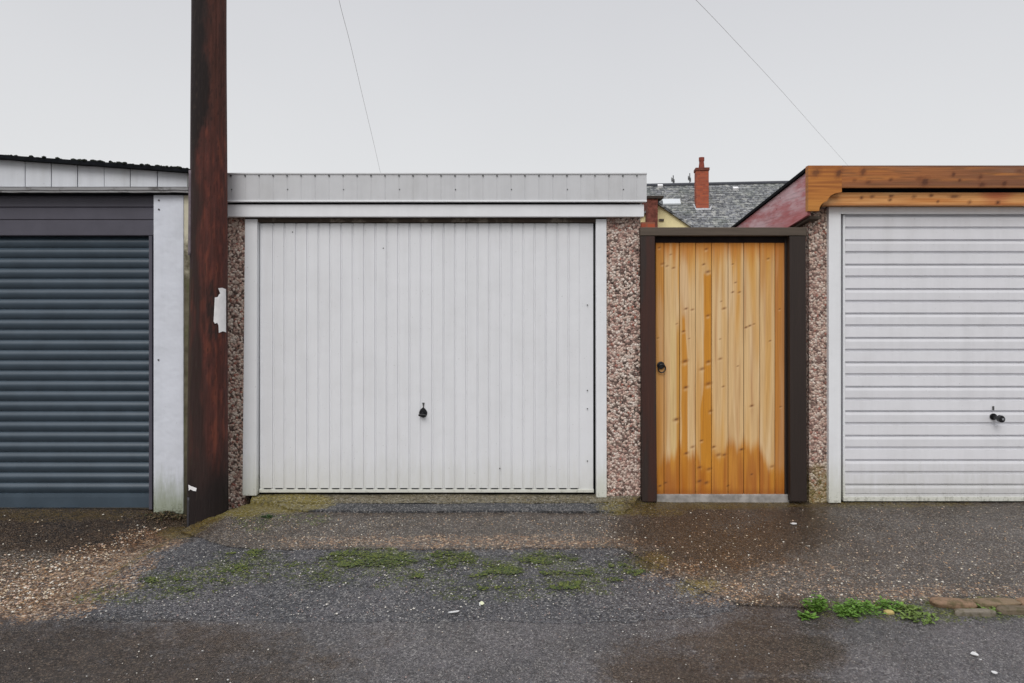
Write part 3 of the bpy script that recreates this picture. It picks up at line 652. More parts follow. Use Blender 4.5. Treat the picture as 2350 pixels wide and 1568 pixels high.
# batten with peeling paint, a black strip under it as its painted shadow
yt = -.11
mb = MB(); xs0 = X(-610, yt); N = 160; x1_ = X(431, yt)
for k, (za_, zb_, dy) in enumerate(((430, 436.5, 0), (437.2, 441.5, .006))):
    vs = []; fs = []
    for i in range(N + 1):
        x = xs0 + (x1_ - xs0) * i / N; j = .0035 * nz(x * 7, k * 5, 1); jj = .005 * max(0, nz(x * 11, k * 5, 8))
        z1, z0 = Z(za_, yt) + j * .5, Z(zb_, yt) + j + jj
        vs += [(x, yt + dy, z0), (x, yt + dy, z1), (x, yt + .05, z1), (x, yt + .05, z0)]
    for i in range(N):
        for q in range(4): fs.append((i * 4 + q, i * 4 + (q + 1) % 4, i * 4 + 4 + (q + 1) % 4, i * 4 + 4 + q))
    fs += [(3, 2, 1, 0), (N * 4, N * 4 + 1, N * 4 + 2, N * 4 + 3)]; mb.add(vs, fs)
P3(mb.build('batten', m_peel))
P3(MB().box(XL, X(429, -.07), -.07, -.02, Z(447, -.07), Z(441, -.07)).build('batten_shadow_strip', m_felt_gap))
# roof: felt sheet falling to the right, with a rolled front edge and moss lumps
mb = MB(); yr = -.15
def zr(px): return 355 + 31 / 430 * px
xa, xb = X(-640, yr), X(431, yr)
def zl(x, t): return Z(zr(HX + x * F / (5 + yr)), yr) + t
vs = []; fs = []; N = 120
for i in range(N + 1):
    x = xa + (xb - xa) * i / N; n_ = .003 * nz(x * 8, 0, 0)
    vs += [(x, yr, zl(x, -.028) + n_), (x, yr, zl(x, 0) + n_ * .7), (x, 5.3, zl(x, 0)), (x, 5.3, zl(x, -.028))]
for i in range(N):
    for q in range(4): fs.append((i * 4 + q, i * 4 + (q + 1) % 4, i * 4 + 4 + (q + 1) % 4, i * 4 + 4 + q))
fs += [(3, 2, 1, 0), (N * 4, N * 4 + 1, N * 4 + 2, N * 4 + 3)]
mb.add(vs, fs); P3(mb.build('roof', m_felt_gap, bevel=0))
def lump(mb, c, r, seed, n=1, flat=.6, col=None):
    bm = bmesh.new(); bmesh.ops.create_icosphere(bm, subdivisions=n, radius=1)
    rr = random.Random(seed); o = (rr.random() * 50, rr.random() * 50)
    a_ = rr.random() * 6.28; sx = rr.uniform(.7, 1.3)
    vs = []
    for v in bm.verts:
        p = v.co * (1 + .45 * nz(v.co.x * 1.4 + o[0], v.co.y * 1.4 + o[1], v.co.z)); x, y = p.x * sx, p.y / sx
        vs.append((c[0] + r * (x * math.cos(a_) - y * math.sin(a_)), c[1] + r * (x * math.sin(a_) + y * math.cos(a_)), c[2] + r * flat * p.z))
    fs = [tuple(v.index for v in f.verts) for f in bm.faces]; bm.free(); return mb.add(vs, fs, col)
mb = MB()
for i in range(150):
    px = random.uniform(-300, 430)
    if px > 130 or random.random() < .4:
        if nz(px * .03, 4, 0) < -.15: continue
        x = X(px, yr); lump(mb, (x, yr + random.uniform(.0, .05), zl(x, .001)), random.uniform(.006, .016), i, 1, .7)
for px in (68, 128, 164, 226, 283, 335, 358, 210, 188, 250, 270):
    x = X(px, yr); lump(mb, (x, yr + .02, zl(x, .004)), random.uniform(.014, .022), px, 1, .6)
mo = P3(mb.build('roof_moss', m_mossd)); mo['kind'] = 'stuff'
# wall, head box and shutter
P3(MB().box(X(421) - .10, X(421), .12, 5.2, -.2, Z(440)).build('side_wall', M_paint('weathered_render', (.30, .30, .24), .8, None, streak=.3)))
P3(MB().box(XL, XL + .1, .12, 5.2, -.2, Z(400)).build('side_wall', m_post))
P3(MB().box(XL, X(421), 5.2, 5.3, -.2, Z(400)).build('back_wall', m_post))
mb = MB(); yh = .0; zsx = [(446, 475.5), (476.5, 504.5), (505.5, 541)]
for a_, b_ in zsx:
    mb.sweep([(yh + .004, Z(a_, yh)), (yh, Z(a_ + 2, yh)), (yh, Z(b_ - 1.5, yh)), (yh + .004, Z(b_, yh)), (yh + .02, Z(b_, yh)), (yh + .02, Z(a_, yh))], 'x', XL + .05, X(352.5, yh))
mb.box(XL + .05, X(352.5, yh), yh + .0205, yh + .2, Z(541, yh), Z(446, yh))
P3(mb.build('shutter_box', m_slat2))
ys = .055; prof = []
P_ = 23.42 / F * (5 + ys); z = Z(546, ys); zend = Z(1144, ys)
zlist = []
while z - P_ > zend - .02:
    # one curved lath: rolls out under the joint, bulges, drops back to a tight groove
    for t, bul in ((0, 0), (.05, .28), (.12, .52), (.20, .74), (.30, .93), (.38, 1), (.48, .99), (.60, .88), (.72, .70), (.84, .46), (.93, .20)):
        prof.append((ys + .006 - .021 * bul, z - t * P_))
    prof += [(ys + .010, z - .955 * P_), (ys + .010, z - .985 * P_)]
    z -= P_
prof += [(ys - .006, z - .002), (ys - .008, z - .03), (ys - .008, Z(1167, ys)), (ys + .02, Z(1167, ys)), (ys + .02, Z(540, ys))]
mb = MB(); mb.sweep(prof, 'x', XL + .1, X(351, ys)); sh = P3(mb.build('roller_shutter', m_slat)); sh['label'] = 'dark blue grey shutter of rounded horizontal laths'
mb = MB(); mb.box(X(346, .03), X(353, .03), .005, .05, Z(1167, .03), Z(541.2, .0)); P3(mb.build('guide_rail', m_slat2))
# ------------------------------------------------------------ panel wall in the gap behind the pole
b = B('stained_render', .85, .25); n1 = b.noise(9, 6, .7); n2 = b.noise(1, 4, .6, b.map((25, 25, 3)))
c = b.mix(b.rng(n1, .35, .65), lin(112, 106, 88), lin(84, 78, 62)); c = b.mix(b.rng(n2, .5, .7, 0, .6), c, lin(92, 102, 56))
hh = b.m2('ADD', b.z, b.m2('MULTIPLY', b.m2('SUBTRACT', b.noise(6, 5, .7), .5), 1.1)); c = b.mix(b.rng(hh, Z(640), Z(520)), c, b.mix(n1, lin(226, 222, 200), lin(190, 182, 158)))
c = b.mix(b.rng(b.z, Z(1150), Z(1000), .8, 0), c, lin(44, 42, 28))
b.col(c); b.bump(n1, .008, 1)
pw = MB().box(X(421) + .001, X(500) - .001, -.042, .08, -.2, Z(402)).build('wall', b.m, bevel=.006)
tag(pw, 'narrow stained cream and olive wall strip filling the gap behind the telegraph pole', 'wall')

# ------------------------------------------------------------ timber gate
gt = thing('gate', 'varnished vertical board gate in a dark brown timber frame', 'gate', (X(1655), 0, -.02))
def PG(o): return inplace(o, gt)
yg = -.05
def lean(x0t, x1t, x0b, x1b, yt_, yb_, ya, yb2, mat, nm, par):
    v = [(X(x0b, ya), ya, Z(yb_, ya)), (X(x1b, ya), ya, Z(yb_, ya)), (X(x1b, ya), yb2, Z(yb_, ya)), (X(x0b, ya), yb2, Z(yb_, ya)), (X(x0t, ya), ya, Z(yt_, ya)), (X(x1t, ya), ya, Z(yt_, ya)), (X(x1t, ya), yb2, Z(yt_, ya)), (X(x0t, ya), yb2, Z(yt_, ya))]
    return MB().add(v, [(0, 3, 2, 1), (4, 5, 6, 7), (0, 1, 5, 4), (1, 2, 6, 5), (2, 3, 7, 6), (3, 0, 4, 7)]).build(nm, mat, bevel=.004)
b = B('brown_stained_post', .6, .35); g = b.noise(1, 5, .6, b.map((90, 90, 3))); l = b.noise(1, 4, .6, b.map((9, 9, 1.2)))
c = b.mix(g, lin(60, 46, 40), lin(34, 27, 25)); c = b.mix(b.rng(l, .46, .6, 0, .9), c, b.mix(g, lin(74, 42, 32), lin(46, 27, 23))); b.col(c); b.bump(g, .003, .8); m_postL = b.m
PG(lean(1470, 1503, 1474, 1508, 541.5, 1152, yg, .05, m_postL, 'post', gt))
PG(lean(1812, 1849, 1814, 1852, 541.5, 1151, yg, .05, m_dark, 'post', gt))
# inner stop seen at the right
PG(MB().box(X(1802), X(1812, yg) - .0005, .005, .05, Z(1135), Z(541)).build('door_stop', m_dark, bevel=.002))
mb = MB(); mb.box(X(1469, yg), X(1851, yg), yg - .006, .06, Z(541, yg), Z(522, yg)); PG(mb.build('lintel', m_darkx, bevel=.005))
PG(MB().box(X(1503, .0), X(1812, .0), .012, .055, Z(557, .0), Z(539.5, .0)).build('head_stop', M_plain('shaded_stop_timber', lin(34, 26, 26), .8, .2), bevel=.002))  # door stop, near black to carry the shade under the lintel
# leaf
LX = [1504.6, 1524, 1559.6, 1596, 1633, 1671, 1707, 1743.7, 1778.6, 1803.5]
KA = [(355, 200, 12), (390, 375, 15), (440, 400, 12), (510, 420, 13), (480, 275, 10), (865, 215, 15), (838, 382, 13), (885, 462, 20), (1155, 380, 9), (1185, 580, 10), (1155, 685, 12), (1228, 685, 12), (645, 865, 14), (715, 875, 13), (885, 938, 17), (1030, 785, 9), (1060, 862, 16), (1540, 320, 12), (1665, 870, 10), (1300, 1068, 14), (1340, 1050, 13), (1385, 1032, 10), (545, 1030, 9), (618, 1110, 14), (680, 1190, 8), (1560, 1215, 10), (635, 1435, 24), (890, 1440, 20), (820, 1520, 20), (1018, 1195, 9), (1018, 1410, 15), (1210, 1490, 9), (340, 1185, 10)]
KB = [(775, 350, 22), (560, 385, 17), (915, 378, 10), (470, 690, 20), (565, 1010, 16), (625, 950, 14), (825, 950, 14), (870, 1025, 18), (925, 1025, 16), (1090, 975, 16), (1185, 560, 14), (690, 1275, 20), (755, 1290, 20), (690, 1145, 16), (780, 1160, 18), (1185, 1210, 12), (370, 1290, 14), (1380, 1135, 14), (1460, 570, 9), (795, 610, 14), (710, 890, 12), (315, 1320, 14), (960, 1320, 12)]
KG = [((2350 + a_ / 2.904) / 1.634, (860 + b_ / 2.904) / 1.634, r_ / 2.904 / 1.634) for a_, b_, r_ in KA] + [((2350 + a_ / 2.529) / 1.634, (1300 + b_ / 2.529) / 1.634, r_ / 2.529 / 1.634) for a_, b_, r_ in KB]
SB = [(280, 1130), (350, 1030), (420, 1040), (465, 1000), (500, 880), (560, 1000), (610, 1020), (660, 950), (700, 1120), (795, 1130), (815, 950), (880, 1060), (940, 950), (965, 880), (1000, 860), (1050, 970), (1110, 870), (1180, 950), (1250, 880), (1300, 1020), (1350, 1120), (1420, 1150), (1540, 1160)]
def bline(cx):
    for (x0, y0), (x1, y1) in zip(SB, SB[1:]):
        if x0 <= cx <= x1: return y0 + (y1 - y0) * (cx - x0) / (x1 - x0)
    return SB[0][1] if cx < SB[0][0] else SB[-1][1]
def gatecol(x, z, yy, bi):
    px = HX + x * F / (5 + yy); py = HY + (EYE - z) * F / (5 + yy)
    cbx = (px * 1.634 - 2350) * 2.529; cby = (py * 1.634 - 1300) * 2.529; cay = (py * 1.634 - 860) * 2.904; cax = (px * 1.634 - 2350) * 2.904
    pale = lin(224, 188, 136); mid = lin(216, 160, 80); org = lin(204, 130, 50); deep = lin(172, 98, 22)
    wob = nz(bi * 7.3 + x * 14, z * 1.3, 4)
    c = mixc(mid, pale, sm(-.35, .35, wob + .5 * sm(150, 1100, cay) - .25 * (bi in (0, 7)) - .5 * (bi == 8)))
    c = mixc(c, lin(196, 146, 100), .5 * sm(.05, .4, nz(bi * 3 + x * 30, z * .9, 9)))
    c = mixc(c, lin(216, 160, 72), .55 * sm(.0, .4, nz(bi * 9 + x * 18, z * .7, 19)))
    c = mixc(c, lin(234, 206, 164), .5 * sm(.1, .5, nz(bi * 11 + x * 26, z * 1.6, 29)))
    c = mixc(c, org, 1.0 * sm(420, 110, cay + 160 * nz(x * 40, bi, 2)))
    if bi == 0: c = mixc(c, lin(190, 120, 44), .45)
    if bi == 8: c = mixc(c, lin(186, 112, 46), .6)
    # varnish kept in the dense streaks
    def streak(a_, b_, f): return sm(a_ - 4, a_ + 5, cbx) * sm(b_ + 4, b_ - 5, cbx) * f
    wv = 10 * nz(0, z * 5, 3)
    ylw = lin(206, 138, 34)
    if cay > 470: c = mixc(c, ylw, .95 * streak(730 + wv - 30 * sm(300, 700, cby), 806, 1) * sm(470, 500, cay))
    if cay > 900: c = mixc(c, ylw, .9 * streak(520 + wv, 552 + 26 * sm(-300, 200, cby), 1) * sm(900, 1000, cay))
    if cay > 850: c = mixc(c, lin(204, 146, 52), .85 * streak(472, 508 + wv * .5, 1) * sm(850, 1200, cay))
    c = mixc(c, lin(228, 200, 140), .7 * streak(415, 464, 1) * sm(700, 1300, cay))
    b_ = bline(cbx) + 45 * nz(x * 60, z * 2, 8)
    t = .92 * sm(b_ - 60, b_ + 90, cby + 30 * nz(x * 160, z * 6, 2)); dc = mixc(lin(208, 140, 44), deep, sm(-.3, .4, nz(bi * 5 + x * 25, z * 2.5, 6)) * .7 + .3 * sm(b_, 1400, cby))
    c = mixc(c, dc, t); c = mixc(c, lin(140, 78, 26), .55 * sm(1320, 1400, cby))
    c = mixc(c, mixc(c, lin(150, 90, 40), .5), sm(.25, .55, nz(x * 220, z * 2.2, bi * 3.7)) * .5)
    for kx, ky, r_ in KG:
        dx, dy = (px - kx) / (r_ * 1.15) , (py - ky + .25 * (px - kx)) / (r_ * .62)
        if abs(dx) < 3 and abs(dy) < 5:
            q = math.hypot(dx, dy)
            c = mixc(c, lin(236, 204, 156), .4 * sm(1.8, 0, abs(dx)) * sm(.8, 1.6, dy) * sm(4.5, 2, dy) * (1 - t))
            c = mixc(c, lin(160, 100, 46), .4 * sm(2.2, 1.1, q)); c = mixc(c, lin(96, 60, 34), sm(1.15, .4, q) * (.3 + .5 * abs(math.sin(kx * 7.1))))
    return c
yl = .018; mb = MB(); ztp, zbt = Z(545, yl), Z(1134, yl)
for bi in range(9):
    x0, x1 = X(LX[bi], yl), X(LX[bi + 1], yl); nx = max(4, int((x1 - x0) / .006)); nzz = 330; gw = .0045; vs = []; fs = []
    dy = [0, .001, -.001, .0005, 0, .0012, -.0006, 0, .001][bi]
    xs_ = [x0 + .0006, x0 + gw] + [x0 + gw + (x1 - x0 - 2 * gw) * i / nx for i in range(1, nx)] + [x1 - gw, x1 - .0006]
    cup = lambda x: -.0015 * (1 - (2 * (x - x0) / (x1 - x0) - 1) ** 2)
    cols = []
    for j in range(nzz + 1):
        z = zbt + (ztp - zbt) * j / nzz
        for i, x in enumerate(xs_):
            yy = yl + dy + (.0035 if i in (0, len(xs_) - 1) else cup(x)); vs.append((x, yy, z)); 
            c = gatecol(x, z, yl, bi); cols.append(tuple(v * .62 for v in c) if i in (0, len(xs_) - 1) else c)
    m_ = len(xs_)
    fs = [(j * m_ + i, j * m_ + i + 1, (j + 1) * m_ + i + 1, (j + 1) * m_ + i) for j in range(nzz) for i in range(m_ - 1)]
    o_ = len(mb.v); mb.add(vs, fs); mb.c[o_:] = cols
mb.add([(X(LX[0], yl), yl + .009, zbt), (X(LX[-1], yl), yl + .009, zbt), (X(LX[-1], yl), yl + .009, ztp), (X(LX[0], yl), yl + .009, ztp), (X(LX[0], yl), yl + .03, zbt), (X(LX[-1], yl), yl + .03, zbt), (X(LX[-1], yl), yl + .03, ztp), (X(LX[0], yl), yl + .03, ztp)],
       [(0, 1, 2, 3), (4, 7, 6, 5), (0, 4, 5, 1), (1, 5, 6, 2), (2, 6, 7, 3), (3, 7, 4, 0)], lin(90, 54, 26))
# attribute colours need writing before build's recalculation
m_gate = M_vcol('varnished_pine', .72, 'z', .35, .0012, (170, 170, 3))
leaf = PG(buildcol(mb, 'gate_leaf', m_gate))
leaf['label'] = 'varnished pine boards worn pale, orange along the bottom'
hx, hz = X(1516, yl), Z(842, yl)
h = disc(hx, hz + .012, .028, .028, yl - .016, yl - .0035).build('handle_plate', m_black, bevel=.005); h.parent = leaf
mb = MB(); mb.tube([(hx, yl - .015, hz + .012), (hx, yl - .03, hz + .012)], .009, 10); t_ = mb.build('handle_boss', m_black); t_.parent = leaf
ring = [(hx + .004 + .027 * math.cos(t), yl - .026 - .004 * math.sin(t), hz - .010 + .030 * math.sin(t)) for t in [2 * math.pi * k / 28 for k in range(29)]]
mb = MB(); mb.tube(ring, .0048, 8); t_ = mb.build('ring_handle', m_black, smooth=True); t_.parent = leaf
PG(MB().box(X(1504), X(1812), .0, .10, -.06, Z(1135.5)).build('sill', m_conc2, bevel=.006))

# ------------------------------------------------------------ telegraph pole
yq = -.25; dep = 5 + yq; bx, tx = X(477.5, yq), X(480, yq); zb_, zt_ = -.25, 8.6
pole = thing('telegraph_pole', 'dark reddish brown wooden telegraph pole standing left of the white middle garage', 'telegraph pole', (bx, yq, -.09))
def prad(z): 
    t = (z - Z(1210, yq)) / (Z(0, yq) - Z(1210, yq)); return (37.2 + 7.3 * max(0, 1 - t) ** 1.5) / F * dep if t <= 1 else max(.085, (37.2 / F * dep) - .006 * (z - 3.56))
def pcx(z): return bx + (tx - bx) * (z / 3.56)
zz = [zb_ + i * .012 for i in range(int((3.8 - zb_) / .012) + 1)] + [4.2, 5, 6, 7, 8, zt_]
nk = 96; mb = MB(); vs = []; cols = []
for z in zz:
    for k in range(nk):
        th = 2 * math.pi * k / nk; cx, sy = math.cos(th), math.sin(th)
        crack = nz(cx * 7, sy * 7, z * .35); fi = nz(cx * 22, sy * 22, z * 1.1)
        lp = nz(cx * 1.2, sy * 1.2, z * .9)
        r_ = prad(z) * (1 + .03 * lp) - .004 * sm(.25, .5, crack) + .0016 * fi
        vs.append((pcx(z) + r_ * cx, yq + r_ * sy, z))
        py = HY + (EYE - z) * F / dep; u = cx           # u -1 left .. 1 right
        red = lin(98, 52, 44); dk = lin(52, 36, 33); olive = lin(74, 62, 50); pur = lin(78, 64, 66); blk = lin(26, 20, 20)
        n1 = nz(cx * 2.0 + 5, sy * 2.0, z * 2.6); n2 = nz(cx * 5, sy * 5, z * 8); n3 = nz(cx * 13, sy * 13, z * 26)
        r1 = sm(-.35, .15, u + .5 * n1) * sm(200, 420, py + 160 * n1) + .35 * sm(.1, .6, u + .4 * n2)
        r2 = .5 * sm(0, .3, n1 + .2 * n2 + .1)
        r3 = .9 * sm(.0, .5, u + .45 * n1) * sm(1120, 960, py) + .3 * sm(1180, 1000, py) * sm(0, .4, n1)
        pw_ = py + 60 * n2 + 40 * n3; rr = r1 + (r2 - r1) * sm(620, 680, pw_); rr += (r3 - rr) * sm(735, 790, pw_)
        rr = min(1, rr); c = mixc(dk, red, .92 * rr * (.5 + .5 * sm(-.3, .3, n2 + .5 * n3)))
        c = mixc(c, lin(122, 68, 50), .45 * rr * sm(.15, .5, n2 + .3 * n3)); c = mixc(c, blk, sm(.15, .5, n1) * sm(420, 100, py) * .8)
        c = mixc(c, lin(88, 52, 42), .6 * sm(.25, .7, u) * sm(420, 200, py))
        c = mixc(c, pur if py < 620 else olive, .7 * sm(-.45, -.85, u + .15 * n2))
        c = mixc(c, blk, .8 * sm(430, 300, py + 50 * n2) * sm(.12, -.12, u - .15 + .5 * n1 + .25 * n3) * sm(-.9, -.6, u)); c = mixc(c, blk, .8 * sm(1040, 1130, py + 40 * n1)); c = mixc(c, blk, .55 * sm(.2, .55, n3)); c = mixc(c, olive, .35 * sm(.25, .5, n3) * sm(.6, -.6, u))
        cols.append(c)
fs = [(j * nk + k, j * nk + (k + 1) % nk, (j + 1) * nk + (k + 1) % nk, (j + 1) * nk + k) for j in range(len(zz) - 1) for k in range(nk)]
fs.append(tuple((len(zz) - 1) * nk + k for k in range(nk)))
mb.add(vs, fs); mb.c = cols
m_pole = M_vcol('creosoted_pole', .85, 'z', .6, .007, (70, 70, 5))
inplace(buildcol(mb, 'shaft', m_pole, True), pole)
m_lead = M_plain('grey_cable_guard', lin(112, 102, 108), .6, .4, 0, .2, 20)
def onpole(ang, z, off=0): r_ = prad(z) + off; return (pcx(z) + r_ * math.cos(ang), yq + r_ * math.sin(ang), z)
zz2 = [Z(588, yq) + i * (Z(396, yq) - Z(588, yq)) / 20 for i in range(21)]
inplace(MB().tube([onpole(R(221), z, .002) for z in zz2], .011, 10).build('cable_guard', m_lead, smooth=True), pole)
zz3 = [-.12 + i * (Z(1132, yq) + .12) / 10 for i in range(11)]
inplace(MB().tube([onpole(R(232), z, .002) for z in zz3], .009, 10).build('earth_wire_cover', M_plain('dark_grey_conduit', lin(56, 54, 58), .6, .4, 0, .2, 20), smooth=True), pole)
m_paper = M_plain('white_paper', (.80, .79, .79), .7, .3, 0, .06, 14)
def wrap(name, outline, label, cat, thick=.0007):
    """paper wrapped round the pole; outline in px points"""
    bm = bmesh.new()
    pts = []
    for px, py in outline:
        th = -1.2
        for _ in range(12):
            ya_ = yq + .12 * math.sin(th); z = Z(py, ya_); r_ = prad(z) + .004; u = max(-.995, min(.995, (X(px, ya_) - pcx(z)) / r_)); th = -math.acos(u)
        pts.append((th, z))
    f = bm.faces.new([bm.verts.new((p[0], 0, p[1])) for p in pts]); bmesh.ops.triangulate(bm, faces=bm.faces[:])
    ths = [p[0] for p in pts]; t0, t1 = min(ths), max(ths)
    for k in range(1, 14): bmesh.ops.bisect_plane(bm, geom=bm.verts[:] + bm.edges[:] + bm.faces[:], plane_co=(t0 + (t1 - t0) * k / 14, 0, 0), plane_no=(1, 0, 0))
    for k in range(1, 10):
        z0_, z1_ = min(p[1] for p in pts), max(p[1] for p in pts); bmesh.ops.bisect_plane(bm, geom=bm.verts[:] + bm.edges[:] + bm.faces[:], plane_co=(0, 0, z0_ + (z1_ - z0_) * k / 10), plane_no=(0, 0, 1))
    for v in bm.verts:
        th, z = v.co.x, v.co.z; r_ = prad(z) + .0045 + .0015 * nz(th * 6, z * 25, 0); v.co = (pcx(z) + r_ * math.cos(th), yq + r_ * math.sin(th), z)
    r = bmesh.ops.extrude_face_region(bm, geom=bm.faces[:])
    c_ = Vector((bx, yq, 0))
    for v in [q for q in r['geom'] if isinstance(q, bmesh.types.BMVert)]:
        d = Vector((v.co.x - bx, v.co.y - yq, 0)).normalized(); v.co += d * thick
    bmesh.ops.recalc_face_normals(bm, faces=bm.faces[:])
    me = bpy.data.meshes.new(name); bm.to_mesh(me); bm.free(); me.materials.append(m_paper); o = bpy.data.objects.new(name, me); COL.objects.link(o); return tag(o, label, cat)
wrap('torn_notice', [(510, 662), (515, 661), (520.6, 664), (520.8, 700), (520.6, 740), (520.5, 763), (516, 760), (511, 763), (511.5, 755), (508, 753), (506, 746), (502, 747), (499, 741), (494, 743), (491, 738), (493, 720), (494, 700), (493.5, 683), (500, 682), (503, 676), (507, 674)], 'torn white paper notice stuck halfway up the telegraph pole', 'notice')
wrap('torn_paper_scrap', [(434.8, 1111.5), (438, 1113), (446, 1116), (454, 1119), (452.5, 1126), (446, 1125), (440, 1122), (435.5, 1125), (437.5, 1119)], 'small white paper scrap stuck low on the telegraph pole', 'paper')

# ------------------------------------------------------------ overhead wires
m_wire = M_plain('grey_overhead_wire', (.60, .60, .62), .6, .3, 0, .1, 5)
def wire(pts, r, label):
    P3d = [Vector((X(a_, d - 5), d - 5, Z(b_, d - 5))) for a_, b_, d in pts]
    # smooth through the measured points
    out = []
    n = len(P3d)
    for i in range(n - 1):
        p0, p1, p2, p3 = P3d[max(0, i - 1)], P3d[i], P3d[i + 1], P3d[min(n - 1, i + 2)]
        for k in range(10):
            t = k / 10; out.append(.5 * ((2 * p1) + (p2 - p0) * t + (2 * p0 - 5 * p1 + 4 * p2 - p3) * t * t + (3 * p1 - p0 - 3 * p2 + p3) * t ** 3))
    out.append(P3d[-1]); o = MB().tube(out, r, 6).build('overhead_wire', m_wire, smooth=True)
    return tag(o, label, 'wire', 'thin overhead wires crossing the sky')
wire([(745, -160, 9), (778, 0, 11), (805, 105, 13), (833, 225, 16), (858, 330, 19.5), (876, 410, 23), (890, 470, 27)], .0034, 'thin grey wire dropping to the white garage roof, left of the two')
wire([(1430, -160, 9), (1597, 0, 11), (1700, 108, 13.5), (1790, 205, 16.5), (1870, 295, 20), (1935, 368, 24), (1990, 430, 28)], .0034, 'thin grey wire dropping towards the orange timber beam, right of the two')

# ------------------------------------------------------------ house behind with slate roof
b = B('lichened_slate', .7, .35)
bt = b.nt.nodes.new('ShaderNodeTexBrick'); b.set(bt.inputs['Vector'], b.map((1, 1, 1), v=None, rot=(R(90), 0, 0)))
bt.inputs['Scale'].default_value = 1; bt.inputs['Brick Width'].default_value = .32; bt.inputs['Row Height'].default_value = .125; bt.inputs['Mortar Size'].default_value = .012
bt.inputs['Color1'].default_value = (*lin(92, 94, 98), 1); bt.inputs['Color2'].default_value = (*lin(132, 134, 138), 1); bt.inputs['Mortar'].default_value = (*lin(46, 47, 50), 1)
n1 = b.noise(5, 4, .8); n2 = b.noise(1.0, 4, .6)
c = b.mix(b.rng(n1, .48, .62, 0, .75), bt.outputs[0], lin(176, 176, 170)); c = b.mix(b.rng(b.noise(8, 3, .6, b.map(loc=(5, 2, 1))), .52, .66, 0, .85), c, lin(48, 50, 52))
c = b.mix(b.rng(n2, .45, .7, 0, .35), c, lin(90, 98, 84)); b.col(c); b.bump(n1, .02, .6); m_slate = b.m
b = B('red_brick', .85, .2)
bt = b.nt.nodes.new('ShaderNodeTexBrick'); b.set(bt.inputs['Vector'], b.map((1, 1, 1), rot=(R(90), 0, 0)))
bt.inputs['Scale'].default_value = 1; bt.inputs['Brick Width'].default_value = .225; bt.inputs['Row Height'].default_value = .075; bt.inputs['Mortar Size'].default_value = .008
bt.inputs['Color1'].default_value = (*lin(176, 92, 66), 1); bt.inputs['Color2'].default_value = (*lin(146, 76, 60), 1); bt.inputs['Mortar'].default_value = (*lin(150, 96, 76), 1)
b.col(b.mix(b.rng(b.noise(6, 4), .5, .75, 0, .5), bt.outputs[0], lin(120, 70, 56))); m_brick = b.m
m_brickd = M_plain('sooty_brick', lin(112, 66, 56), .9, .2, 0, .35, 18)
m_yel = M_plain('yellow_render', lin(236, 222, 172), .85, .2, 0, .12, 2.5)
m_cream = M_plain('cream_render', lin(190, 184, 170), .85, .2, 0, .1, 2)
hd = 30.6; ho = thing('house', 'distant house with grey slate roof and red brick chimney seen above the gate', 'house', (X(1640, hd - 5), hd - 5, 0), R(-7))
zr0 = Z(423.5, hd - 5); k = .667; mb = MB(); nrow = 34
for i in range(nrow):
    y0_, y1_ = -4.6 + i * 4.6 / nrow, -4.6 + (i + 1) * 4.6 / nrow + .02
    z0_, z1_ = zr0 + k * y0_ + .02, zr0 + k * y1_
    mb.add([(-9, y0_, z0_ - .06), (9, y0_, z0_ - .06), (9, y0_, z0_), (-9, y0_, z0_), (9, y1_, z1_), (-9, y1_, z1_)], [(0, 1, 2, 3), (3, 2, 4, 5)])
mb.add([(-9, .0, zr0), (9, .0, zr0), (9, 4.6, zr0 - k * 4.6), (-9, 4.6, zr0 - k * 4.6)], [(0, 1, 2, 3)])
mb.build('roof', m_slate, ho, fix=False)
mb = MB(); mb.tube([(-9, 0, zr0 + .01), (9, 0, zr0 + .01)], .09, 10); mb.build('ridge_tiles', M_plain('dark_ridge', lin(70, 72, 78), .8), ho)
mb = MB(); mb.add([(-8.8, -4.2, -.2), (8.8, -4.2, -.2), (8.8, 4.2, -.2), (-8.8, 4.2, -.2), (-8.8, -4.2, zr0 - k * 4.3), (8.8, -4.2, zr0 - k * 4.3), (8.8, 4.2, zr0 - k * 4.3), (-8.8, 4.2, zr0 - k * 4.3), (-8.8, 0, zr0 - .1), (8.8, 0, zr0 - .1)],
       [(0, 1, 5, 4), (2, 3, 7, 6), (1, 2, 6, 9, 5), (3, 0, 4, 8, 7)]); mb.build('wall', m_cream, ho)
Mi = Matrix.Rotation(R(-7), 4, 'Z').inverted()
def onroof(px, py):      # local point on the front slope seen at that place
    d = 29.0
    for _ in range(40):
        p = Vector((X(px, d - 5) - ho.location.x, d - 5 - ho.location.y, 0)); q = Mi @ p; zz_ = zr0 + k * q.y; want = Z(py, d - 5)
        d += (zz_ - want) * -.8
    return Vector((q.x, q.y, zz_))
cp = onroof(1612, 478); s_ = 27 / F * 28.7 / 2 * 1.13
ztc = cp.z + 92 / F * 28.7
mb = MB(); mb.box(cp.x - s_ * .93, cp.x + s_ * .93, cp.y - .02, cp.y + .55, cp.z - .4, ztc)
ch = mb.build('chimney', m_brick, ho, bevel=.01)
mb = MB(); mb.box(cp.x - s_ * 1.04, cp.x + s_ * 1.04, cp.y - .06, cp.y + .59, ztc - .10, ztc + .02); t_ = mb.build('chimney_cap', m_brickd, ch, bevel=.015)
mb = MB(); mb.tube([(cp.x, cp.y + .26, ztc), (cp.x, cp.y + .26, ztc + .34), (cp.x, cp.y + .26, ztc + .345), (cp.x, cp.y + .26, ztc + .50)], [.13, .095, .115, .115], 14); mb.build('chimney_pot', M_plain('terracotta_pot', lin(134, 66, 52), .85), ch)
